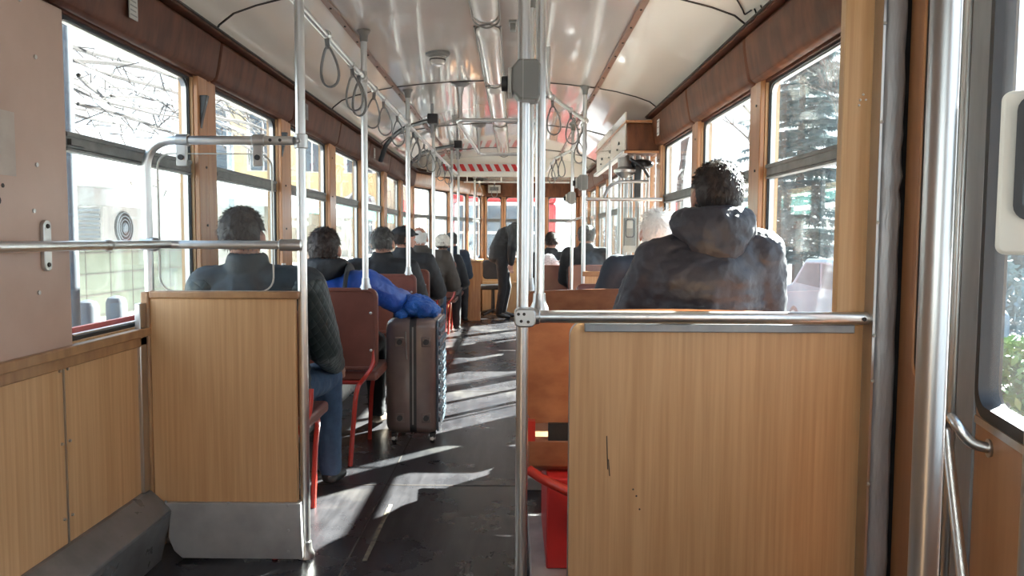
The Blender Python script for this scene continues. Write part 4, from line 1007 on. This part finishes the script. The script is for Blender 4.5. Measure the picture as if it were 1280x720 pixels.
# left row, from the near end
person('passenger in dark jacket with quilted sleeves behind the left beech partition', (-1.045, 3.10, 0), 0, seated(.48, -.02, .20, 1.305, hx=-.07, elbow=.245, arm_f=.10, knee=.17, wr=(.22, .36, .14)), 'c_slate', 'c_jean', 'c_shoeb', 'h_dark', 'full', 1.06, 1.12, .008, fold=.012, sleeves='c_quilt')
def blue_x(root, j, HT):
    f = MB()      # dark scarf / hood around the neck and head
    n = j['neck']
    for k in range(20):
        a = 2*math.pi*k/20; f.ball(n+V((.085*math.cos(a), .085*math.sin(a)-.01, .02)), (.045, .045, .055))
    f.ball(n+V((0, -.08, -.01)), (.085, .05, .05)); f.build('dark_scarf', 'c_black', root, smooth=180, mods=[remesh(.009, 4, .02, .06)])
    for s in ('L', 'R'):
        a = j['neck'].lerp(j['sh'+s], .55)
        f = MB(); f.tube(fillet([a+V((0, .12, -.16)), a+V((0, .08, .055)), a+V((0, -.08, .07)), a+V((0, -.175, -.10)), a+V((.0, -.18, -.3))], .08, 6), .026, 8, flat=.45); f.build('backpack_strap', 'c_black', root)
person('passenger in royal blue puffer jacket with dark scarf beside the suitcase', (-1.03, 4.30, 0), 0, dict(seated(.48, .02, .20, 1.235, hx=-.06, elbow=.24, arm_f=.16, knee=.16, wr=(.16, .36, .24)), elR=(.325, .12, .84), wrR=(.36, .33, .83)), 'c_blue', 'c_dark', 'c_shoe', 'h_dark', 'full', 1.1, 1.12, .009, extras=blue_x, fold=.03)
person('grey haired passenger in plain black jacket, left row, ahead of blue jacket', (-1.03, 5.9, 0), 0, seated(.48, .0, .21, 1.262, hx=.0, elbow=.29, knee=.14), 'c_black', 'c_dark', 'c_shoeb', 'h_grey', 'short', 1.08, 1.12, .011)
def cap_x(root, j, HT):
    f = MB(); f.T = HT; f.ball((0, -.01, .055), (.090, .108, .055), 3); f.ball((0, .085, .045), (.065, .05, .012), 2); f.build('flat_cap', 'c_black', root, smooth=180, mods=[remesh(.008, 3, .006)])
person('passenger in a black flat cap with face half turned, left row', (-.98, 6.72, 0), 0, seated(.48, .0, .2, 1.29, hx=.0, elbow=.30), 'c_black', 'c_dark', 'c_shoeb', 'h_dark', 'short', 1.05, 1.14, .012, head_turn=-.9, extras=cap_x)
person('balding white haired passenger in grey brown coat, left row', (-.93, 7.65, 0), 0, seated(.48, .0, .215, 1.30, hx=-.035, elbow=.31), 'c_grey', 'c_jean', 'c_shoeb', 'h_white', 'bald', 1.08, 1.18, .012)
def knit_x(root, j, HT):
    f = MB(); f.T = HT; f.ball((0, -.012, .04), (.098, .112, .095), 3)
    f.ball((0, -.02, .0), (.098, .110, .035), 3); f.build('knitted_hat', 'c_knit', root, smooth=180, mods=[remesh(.008, 3, .02, .03)])
person('passenger in cream knitted hat and black coat, far left row', (-.88, 9.25, 0), 0, seated(.48, .0, .18, 1.225, elbow=.26), 'c_black', 'c_dark', 'c_shoeb', 'h_dark', 'short', 1.0, 1.1, .013, extras=knit_x)
person('farthest seated passenger on left with dark hair and navy coat', (-.85, 10.27, 0), 0, seated(.48, .0, .17, 1.27, elbow=.22), 'c_navy', 'c_dark', 'c_shoeb', 'h_grey', 'short', 1.0, 1.05, .013)
# right side
person('broad passenger in charcoal hooded parka at right, seen from behind', (.70, 2.88, 0), 0, dict(seated(.54, -.02, .20, 1.470, hx=.065, elbow=.28, arm_f=.06, knee=.16, neckz=1.245), shL=(-.165, -.02, 1.115), shR=(.225, -.02, 1.15), elL=(-.27, .04, .86), elR=(.285, .04, .86)), 'c_parka', 'c_dark', 'c_shoeb', 'h_brown', 'full', 1.12, 1.20, .0075, hood=True, fold=.024, fscale=.07, collar=.06)
person('white haired passenger in navy coat on right, ahead of the parka', (.755, 4.12, 0), 0, seated(.48, .0, .20, 1.335, hx=.02, elbow=.29, neckz=1.11), 'c_navy', 'c_dark', 'c_shoeb', 'h_white', 'spiky', 1.10, 1.1, .01)
person('dark haired passenger in black coat behind the middle door glass', (.77, 8.15, 0), 0, seated(.48, .0, .19, 1.33, elbow=.23), 'c_black', 'c_dark', 'c_shoeb', 'h_grey', 'full', 1.12, 1.12, .012)
def glint_x(root, j, HT):  # white tufts stand in for a glint of light on the black coat
    f = MB(); n = j['neck']; rnd = random.Random(5)
    f.chain(n+V((-.05, -.16, -.08)), (.09, .04, .06), n+V((.07, -.18, -.24)), (.08, .04, .07))
    for k in range(160):
        t = rnd.random(); c = (n+V((-.05, -.16, -.08))).lerp(n+V((.07, -.18, -.24)), t)+V((rnd.uniform(-.07, .07), -.03, rnd.uniform(-.05, .05)))
        d = V((rnd.uniform(-1, 1), rnd.uniform(-.8, 0), rnd.uniform(-1, .4))).normalized()*.06
        s_ = V((rnd.uniform(-1, 1), 0, rnd.uniform(-1, 1))).normalized()*.006; f.face([f.v(c-s_), f.v(c+s_), f.v(c+d)])
    f.build('glint_tufts', 'c_glint', root)
person('passenger in black coat with fluffy white collar, far right of aisle', (.44, 8.98, 0), 0, seated(.48, .03, .18, 1.27, elbow=.26), 'c_black', 'c_dark', 'c_shoeb', 'h_dark', 'short', 1.0, 1.1, .013, extras=glint_x)
st = {'pelvis': (-.02, 0, .90), 'waist': (-.01, 0, 1.05), 'chest': (.10, 0, 1.26), 'neck': (.26, 0, 1.42), 'head': (.34, .0, 1.50), 'shL': (.18, .19, 1.36), 'shR': (.18, -.19, 1.36),
      'elL': (.22, .24, 1.08), 'elR': (.13, -.24, 1.08), 'wrL': (.34, .18, .92), 'wrR': (.12, -.22, .84), 'hipL': (-.02, .09, .88), 'hipR': (-.02, -.09, .88), 'knL': (.06, .11, .48), 'knR': (.0, -.11, .48),
      'anL': (-.0, .12, .085), 'anR': (-.06, -.12, .085), 'toeL': (.14, .12, .035), 'toeR': (.08, -.12, .035)}
person('standing stooped person in black coat at the front end of the aisle', (-.17, 11.35, 0), 0, st, 'c_black', 'c_dark', 'c_shoeb', 'h_dark', 'short', 1.0, 1.1, .012, head_turn=-1.5)

# ---------------------------------------------------------------- outside
M['road'] = mat('grey asphalt', (.075, .085, .10), (.055, .06, .07), 3, rough=.8, bmp=.2)
M['kiosk'] = mat('pale rendered wall', (.72, .70, .66), (.62, .60, .56), 1.5, rough=.8)
M['tile'] = mat('pale green stone wall', (.30, .34, .28), (.23, .26, .21), 3, rough=.8, bmp=.2)
M['roofw'] = mat('white sheet roof', (.85, .86, .88), rough=.5)
M['teal'] = mat('teal green awning cloth', (.02, .17, .14), (.015, .12, .10), 2, rough=.7)
M['acw'] = mat('white air conditioner casing', (.42, .42, .42), rough=.5)
M['yellowb'] = mat('yellow ochre render', (.85, .62, .32), (.80, .56, .28), .6, rough=.85)
M['pinkb'] = mat('pale pink render', (.66, .54, .50), (.6, .48, .45), .6, rough=.85)
M['creamb'] = mat('cream render', (.68, .62, .52), (.62, .56, .46), .6, rough=.85)
M['trimw'] = mat('white stucco trim', (.78, .76, .72), rough=.8)
M['wing'] = mat('dark window pane', (.06, .08, .10), (.10, .13, .16), 2, rough=.1)
M['postg'] = mat('blue grey painted steel', (.27, .31, .36), (.22, .26, .30), 4, rough=.5)
M['postd'] = mat('dark blue grey street steel', (.06, .072, .09), (.045, .055, .07), 4, rough=.6)
M['bark'] = mat('grey brown bark', (.13, .10, .085), (.08, .06, .05), 20, rough=.9, bmp=.5)
M['twig'] = mat('bare brown twigs', (.10, .07, .06), (.07, .05, .04), 20, rough=.9)
M['vine'] = mat('silhouetted bare vine bark', (.035, .028, .028), (.02, .018, .018), 20, rough=.9)  # bark colour darkened to draw the vines as backlit silhouettes
M['fir'] = mat('hazed blue green fir needles', (.10, .17, .18), (.15, .23, .25), 3, rough=.6)  # needle colour lightened to paint in the aerial haze
M['leaf'] = mat('fresh green leaves', (.08, .17, .04), (.14, .25, .07), 5, rough=.5)
M['carglass'] = mat('tinted car glass', (.05, .07, .09), rough=.5)
M['carb'] = mat('pale blue car paint', (.12, .19, .25), rough=.4, coat=.2)
M['redtram'] = mat('red tram paint', (.45, .02, .02), (.4, .018, .018), 3, rough=.4, coat=.1)
f = MB(); f.box((-60, -40, -.60), (60, 90, -.55)); f.build('ground', 'road', kind='structure')
GZ = -.55
M['paving'] = mat('pale bounce paving', (.46, .45, .43), (.38, .37, .36), 2, rough=.85, bmp=.2)
f = MB(); f.box((-40, -30, GZ-.02), (-2.2, 60, GZ+.012)); f.build('bounce_pavement', 'paving', kind='structure')  # pale ground added to bounce sunlight up onto the tram ceiling
f = MB(); f.box((1.6, -30, GZ-.02), (3.2, 60, GZ+.012)); f.build('sidewalk', 'paving', kind='structure')
def facade(name, label, x, y0, y1, z1, m, arch=False, n=4, floors=3, face=1, cat='building', depth=6, T=None):
    r = empty(name, (T @ V((x, (y0+y1)/2, GZ))) if T else (x, (y0+y1)/2, GZ), label, cat)
    f = MB(T); f.box((x, y0, GZ), (x-depth*face, y1, z1)); f.build('wall', m, r)
    f = MB(T); f.box((x+.35*face, y0-.1, z1), (x-depth*face, y1+.1, z1+.35)); f.box((x+.18*face, y0, GZ+3.3), (x, y1, GZ+3.6)); f.build('cornice', 'trimw', r)
    fh = (z1-GZ-.6)/floors; w = (y1-y0)/n
    for i in range(n):
        for k in range(floors):
            cy = y0+w*(i+.5); zb = GZ+.8+fh*k; zt = zb+fh*.62; hw = w*.26
            pts = [(x+.06*face, cy-hw, zb), (x+.06*face, cy+hw, zb), (x+.06*face, cy+hw, zt)]
            if arch: pts += [(x+.06*face, cy+hw*math.cos(R(a)), zt+hw*math.sin(R(a))) for a in range(20, 180, 20)]
            pts += [(x+.06*face, cy-hw, zt)]
            f = MB(T); f.prism([(x, p[1]+(-.18 if p[1] < cy-hw*.9 else .18 if p[1] > cy+hw*.9 else 0), p[2]+(.15 if p[2] >= zt else -.05)) for p in pts], (.05*face, 0, 0)); wd = f.build('window', 'trimw', r)
            f = MB(T); f.prism(pts, (.02*face, 0, 0)); f.build('pane', 'wing', wd)
            f = MB(T); f.box((x+.07*face, cy-.04, zb), (x+.12*face, cy+.04, zt)); f.box((x+.07*face, cy-hw, zb+(zt-zb)*.6), (x+.12*face, cy+hw, zb+(zt-zb)*.6+.07)); f.build('glazing_bar', 'trimw', wd)
    return r
YT = Matrix.Translation((-16.2, 38, 0)) @ Matrix.Rotation(R(-78), 4, 'Z')
facade('yellow_house', 'yellow ochre house with arched windows seen through the second left window', 0, 0, 9.5, 13, 'yellowb', True, 4, 3, T=YT)
facade('pink_house', 'pale pink house beyond the yellow one, left of the street', -13.5, 55, 76, 11, 'pinkb', False, 6, 3)
facade('cream_house', 'low cream house far ahead on the left', -10, 78, 90, 8, 'creamb', False, 4, 2)
# kiosk wall with flat white roof, air conditioner
k = empty('kiosk', (-6.2, 10, GZ), 'white roofed kiosk with stone wall outside the first left window', 'kiosk')
f = MB(); f.box((-8.5, 6.5, GZ), (-6.0, 14.2, 1.0)); f.build('stone_wall', 'tile', k)
f = MB()
for z in [GZ+.3*i for i in range(1, 6)]: f.box((-6.0, 6.5, z), (-5.993, 14.2, z+.02))
for i in range(11): f.box((-6.0, 6.7+i*.65, GZ), (-5.993, 6.72+i*.65, 1.0))
f.build('joint_lines', 'greyplastic', k)
f = MB(); f.box((-8.5, 6.5, 1.0), (-6.1, 14.2, 1.95)); f.build('upper_wall', 'roofw', k)
f = MB(); f.prism([(-8.8, 6.2, 1.98), (-3.9, 6.2, 1.83), (-3.9, 6.2, 1.93), (-8.8, 6.2, 2.4)], (0, 10.5, 0)); f.build('roof', 'roofw', k)  # eave drawn far out to put the stone wall in shade
for y in (9.2, 12.8, 16.4):
    f = MB(); f.tube([(-4.0, y, GZ), (-4.0, y, 1.84)], .03, 8); f.build('roof_post', 'trimw', k)
ac = empty('air_conditioner', (-5.8, 10.9, 1.0), 'white outdoor air conditioner unit with round fan on the kiosk wall', 'air conditioner')
f = MB(); f.box((-5.95, 10.35, 1.02), (-5.6, 11.45, 1.62)); f.build('casing', 'acw', ac, bevel=.02)
f = MB(); f.T = Matrix.Identity(4); f.lathe([(.235, -5.60), (.235, -5.57)], (0, 10.88, 1.32), 28, 'x'); f.build('fan_grille', 'black', ac)
f = MB()
for q in (.07, .12, .17, .22): f.tube([(-5.565, 10.88+q*math.cos(R(a)), 1.32+q*math.sin(R(a))) for a in range(0, 360, 15)], .006, 5, closed=True)
f.lathe([(.06, -5.575), (.05, -5.55)], (0, 10.88, 1.32), 14, 'x'); f.build('guard_ring', 'postg', ac)
f = MB()
for i in range(9): f.box((-5.93, 10.335, 1.06+i*.06), (-5.64, 10.349, 1.09+i*.06))
f.build('side_louvre', 'postg', ac)
f = MB(); f.tube([(-2.95, 5.05, GZ), (-2.95, 5.05, 7)], .045, 16); o = f.build('street_pole', 'postd'); tag(o, 'blue grey steel street pole outside the first left window', 'pole')
for i, (y, lb) in enumerate([(6.2, 'left of two dark bollards outside the first left window'), (6.65, 'right of two dark bollards outside the first left window')]):
    f = MB(); f.lathe([(.085, GZ), (.085, .62), (.07, .66), (.02, .68)], (-3.5, y, 0), 16); o = f.build('bollard', 'postd'); tag(o, lb, 'bollard', 'bollards by the left kerb')
# market awnings in teal further along
for i, (y, lb) in enumerate([(16.9, 'nearest teal green awning over a stall beyond the kiosk'), (22.2, 'middle teal green awning over a stall on the left'), (27.6, 'farthest teal green awning over a stall on the left')]):
    a = empty('market_stall', (-6, y, GZ), lb, 'stall', 'stalls with teal awnings')
    f = MB(); f.prism([(-4.6, y, 1.75), (-4.6, y, 2.05), (-7.2, y, 2.75), (-7.2, y, 2.7), (-4.65, y, 2.0), (-4.65, y, 1.75)], (0, 4.8, 0)); f.build('awning', 'teal', a)
    f = MB()
    for yy in (y+.1, y+4.7):
        f.tube([(-4.7, yy, GZ), (-4.7, yy, 2.0)], .04, 8)
    f.build_each('awning_post', 'trimw', a)
    f = MB(); f.box((-7.2, y, GZ), (-6.4, y+4.8, 2.6)); f.build('stall_wall', ['kiosk', 'creamb', 'kiosk'][i], a)
    f = MB(); f.box((-6.4, y+.5, .2), (-5.6, y+4.3, .5)); f.build('counter', 'trimw', a)
f = MB(); f.box((-5.2, 34.5, .0), (-5.1, 38, 2.4)); f.box((-5.3, 34.4, 2.4), (-5.0, 38.1, 2.9)); f.box((-5.2, 35, GZ), (-5.1, 35.2, 0)); f.box((-5.2, 37.4, GZ), (-5.1, 37.6, 0)); o = f.build('red_hoarding', 'redtram'); tag(o, 'tall red roadside hoarding far along the left side', 'hoarding')
# trees
def grow(f, p, d, L, r, depth, rnd, spread=.6, up=.15, kids=3, droop=0, minr=.004):
    n = 3; pts = [p]; q = V(p); dd = V(d)
    for i in range(n):
        dd = (dd+V((rnd.uniform(-1, 1), rnd.uniform(-1, 1), rnd.uniform(-1, 1)))*.16+V((0, 0, up*.3))).normalized(); q = q+dd*L/n; pts.append(V(q))
    f.tube(pts, [max(minr, r*(1-.4*i/n)) for i in range(n+1)], 5 if depth > 1 else 4, cap=False)
    if depth <= 0: return
    for k in range(kids):
        t = rnd.uniform(.35, 1) if k else 1
        b = pts[min(n, int(t*n+.5))]; nd = (dd+V((rnd.uniform(-1, 1), rnd.uniform(-1, 1), rnd.uniform(-.6, 1)))*spread+V((0, 0, up))).normalized()
        grow(f, b, nd, L*rnd.uniform(.6, .85), r*.6, depth-1, rnd, spread, up, kids, minr=minr)
def bare_tree(loc, h, seed, label, depth=5, r=.14, kids=3, lean=(0, 0)):
    t = empty('bare_tree', loc, label, 'tree'); rnd = random.Random(seed); p = V(loc)
    f = MB(); f.tube([p, p+V((lean[0]*.5, lean[1]*.5, h*.35))], [r*1.2, r], 8); f.build('trunk', 'bark', t)
    f = MB(); grow(f, p+V((lean[0]*.5, lean[1]*.5, h*.33)), V((lean[0], lean[1], h)).normalized(), h*.25, r, depth, rnd, .75, .12, kids); f.build('branches', 'twig', t)
bare_tree((6.6, 19.5, GZ), 8, 3, 'bare branching tree seen through the middle right window', 6, .07)
bare_tree((5.6, 26, GZ), 9, 5, 'bare tree farthest ahead on the right side', 5)
bare_tree((7.0, 16.0, GZ), 5.5, 11, 'low bare shrubby tree close outside the nearest right window', 6, .03)
bare_tree((12.5, 13.5, GZ), 9, 8, 'tall bare tree seen through the rear door glass', 6, .13)
bare_tree((-20, 20, GZ), 10, 9, 'bare tree behind the stalls on the left', 6)
# hanging bare vines over the kiosk
t = empty('bare_vine', (-5, 9, 2.6), 'tangle of bare vine branches across top of the first left window', 'vine'); rnd = random.Random(21)
f = MB()
for k in range(60):
    y = rnd.uniform(5.0, 12.5); x = rnd.uniform(-5.8, -3.9); z = 2.15+rnd.uniform(0, 1.5)*((y+2)/12); pts = [V((x, y, z))]; d = V((rnd.uniform(-.3, .3), 1, rnd.uniform(-.12, .12)))
    for i in range(9): d = (d+V((rnd.uniform(-.3, .3), 0, rnd.uniform(-.25, .25)))*.45+V((0, .25, 0))).normalized(); pts.append(pts[-1]+d*.34)
    r0 = rnd.choice([.012, .016, .022, .032]); f.tube(pts, [r0*(1-.07*i) for i in range(10)], 5, cap=False)
    for i in (2, 4, 6):
        e = pts[i]; q = [e, e+V((rnd.uniform(-.1, .1), rnd.uniform(0, .3), rnd.uniform(-.25, .15))), e+V((rnd.uniform(-.2, .2), rnd.uniform(.2, .6), rnd.uniform(-.35, .25)))]; f.tube(q, [.010, .008, .006], 4, cap=False)
f.build('branches', 'vine', t)
f = MB()
for y in (5.0, 13.2): f.tube([(-4.9, y, GZ), (-4.9, y, 3.0)], .05, 8)
for x in (-5.7, -4.9, -4.0): f.tube([(x, 4.9, 2.75), (x, 13.3, 2.75)], .018, 6)
f.build('trellis', 'postg', t)
def fir(loc, h, rad, seed, label):
    t = empty('fir_tree', loc, label, 'tree'); p = V(loc); rnd = random.Random(seed)
    f = MB(); f.tube([p, p+V((0, 0, h))], [.22, .02], 8); f.build('trunk', 'bark', t)
    f = MB(); n = 46
    for i in range(n):
        z = h*(.08+.9*i/n); L = rad*(1-i/n)**.8+.15
        for k in range(13):
            a = rnd.uniform(0, 6.28); dr = V((math.cos(a), math.sin(a), 0)); l = L*rnd.uniform(.75, 1.1); base = p+V((0, 0, z+rnd.uniform(-.15, .15)))
            tip = base+dr*l+V((0, 0, -.25*l+.12*l)); f.tube([base, base.lerp(tip, .5)+V((0, 0, .05*l)), tip], [.03, .02, .008], 4, cap=False)
            sd = dr.cross(V((0, 0, 1)))
            for q in range(int(20*l)+8):
                w = rnd.uniform(.12, 1); c = base.lerp(tip, w)+V((0, 0, .05*l*math.sin(w*3.1)))
                for s in (-1, 1):
                    e = c+sd*s*rnd.uniform(.12, .34)*(1.25-w)+dr*.14+V((0, 0, rnd.uniform(-.14, .0))); wd = dr*.05+V((0, 0, .02)); f.face([f.v(c-wd), f.v(c+wd), f.v(e)])
                    e2 = c+sd*s*.06+V((0, 0, -rnd.uniform(.08, .22))); f.face([f.v(c-dr*.04), f.v(c+dr*.04), f.v(e2)])
    f.build('needled_boughs', 'fir', t, smooth=180)
fir((10.6, 28.5, GZ), 14, 2.9, 2, 'tall blue green fir tree filling the nearest right window')
fir((13.2, 21.5, GZ), 5.0, 1.6, 6, 'shorter fir tree right of the tall fir')
def hedge(name, loc, size, seed, label, m='leaf', n=2600, leafs=.07):
    r = empty(name, loc, label, 'bush'); rnd = random.Random(seed); p = V(loc); f = MB()
    for i in range(n):
        d = V((rnd.gauss(0, 1), rnd.gauss(0, 1), abs(rnd.gauss(0, 1)))).normalized(); k = rnd.uniform(.6, 1)
        c = p+V((d.x*size[0], d.y*size[1], d.z*size[2]))*k; a = V((rnd.uniform(-1, 1), rnd.uniform(-1, 1), rnd.uniform(-1, 1))).normalized()*leafs; b = a.cross(V((rnd.random(), rnd.random(), 1))).normalized()*leafs*.5
        f.face([f.v(c-a), f.v(c+b), f.v(c+a), f.v(c-b)])
    f.build('leaves', m, r, smooth=180)
    f = MB()
    for i in range(14):
        a = rnd.uniform(0, 6.28); f.tube([p, p+V((math.cos(a)*size[0]*.7, math.sin(a)*size[1]*.7, size[2]*.7))], [.02, .006], 4)
    f.build('stems', 'twig', r)
hedge('green_bush', (5.3, 7.9, GZ), (.8, 1.2, .75), 1, 'fresh green bush low outside the rear door glass')
hedge('green_bush', (9.6, 12.0, GZ), (1.2, 1.8, 1.1), 2, 'dark green hedge across the road, right of the car', 'fir', 3400)
hedge('green_bush', (9.6, 17.3, GZ), (1.6, 2.6, 2.0), 3, 'large dark evergreen bush behind the parked car', 'fir', 5200, .1)
hedge('green_bush', (5.2, 37, GZ), (1.6, 3.0, 2.5), 4, 'far evergreen bush along the right side of the street', 'fir', 3000, .1)
f = MB(); f.box((3.2, -5, GZ), (3.35, 40, GZ+.14)); f.build('kerb', 'road', kind='structure')
# parked car
def car(loc, label, m):
    r = empty('parked_car', loc, label, 'car'); x, y, z = loc
    side = [(0, .35), (0, .75), (.15, .85), (.9, .95), (1.5, 1.38), (1.9, 1.45), (2.9, 1.43), (3.5, 1.0), (4.1, .88), (4.2, .6), (4.2, .35)]
    f = MB(); f.prism([(x, y+a, z+b) for a, b in side], (1.7, 0, 0)); f.build('body', m, r, bevel=.06)
    f = MB()
    for xx in (x-.006, x+1.68): f.prism([(xx, y+a, z+b) for a, b in ((1.12, .97), (1.55, 1.33), (2.15, 1.37), (2.15, .97))], (.026, 0, 0)); f.prism([(xx, y+a, z+b) for a, b in ((2.25, .97), (2.25, 1.37), (2.85, 1.35), (3.3, 1.0))], (.026, 0, 0))
    f.build('side_glass', 'carglass', r)
    for a in (.8, 3.35):
        for xx in (x-.01, x+1.5):
            f = MB(); f.lathe([(.2, xx), (.32, xx+.02), (.32, xx+.2), (.2, xx+.21)], (0, y+a, z+.32), 20, 'x'); w = f.build('wheel', 'black', r)
            f = MB(); f.lathe([(.18, xx-.008), (.18, xx+.01)], (0, y+a, z+.32), 16, 'x'); f.build('hub_cap', 'alu', w)
car((5.0, 10.2, GZ), 'pale blue parked car outside the nearest right window', 'carb')
car((4.4, 22.5, GZ), 'white parked car farther along the right kerb', 'roofw')
# tram ahead
tr = empty('red_tram', (0, 20, GZ), 'red tram standing ahead, seen through the front windows', 'tram')
f = MB(); f.box((-1.5, 17.5, -.2), (.95, 30, .75)); f.box((-1.5, 17.5, 2.0), (.95, 30, 2.5)); f.box((-1.5, 17.5, .75), (-1.35, 30, 2.0)); f.box((.55, 17.5, .75), (.95, 30, 2.0)); f.build('body', 'redtram', tr, bevel=.08)
f = MB(); f.box((-1.34, 17.48, .76), (.54, 17.56, 1.99)); f.build('rear_window', 'wing', tr)
f = MB(); f.ring([(x, 17.47, z) for x, z in rrect(-1.38, .58, .72, 2.03, .12)], [(x, 17.47, z) for x, z in rrect(-1.30, .50, .80, 1.95, .08)], (0, .06, 0)); f.box((-1.3, 17.46, 1.30), (.5, 17.5, 1.36)); f.build('window_frame', 'trimw', tr)
for x in (-1.2, .65):
    f = MB(); f.lathe([(.07, 17.45), (.08, 17.5)], (x, 0, .35), 14, 'y'); f.build('tail_lamp', 'trimw', tr)
for y in (19, 27):
    f = MB(); f.box((-1.3, y, GZ), (.75, y+1.8, -.2)); f.build('bogie', 'black', tr)
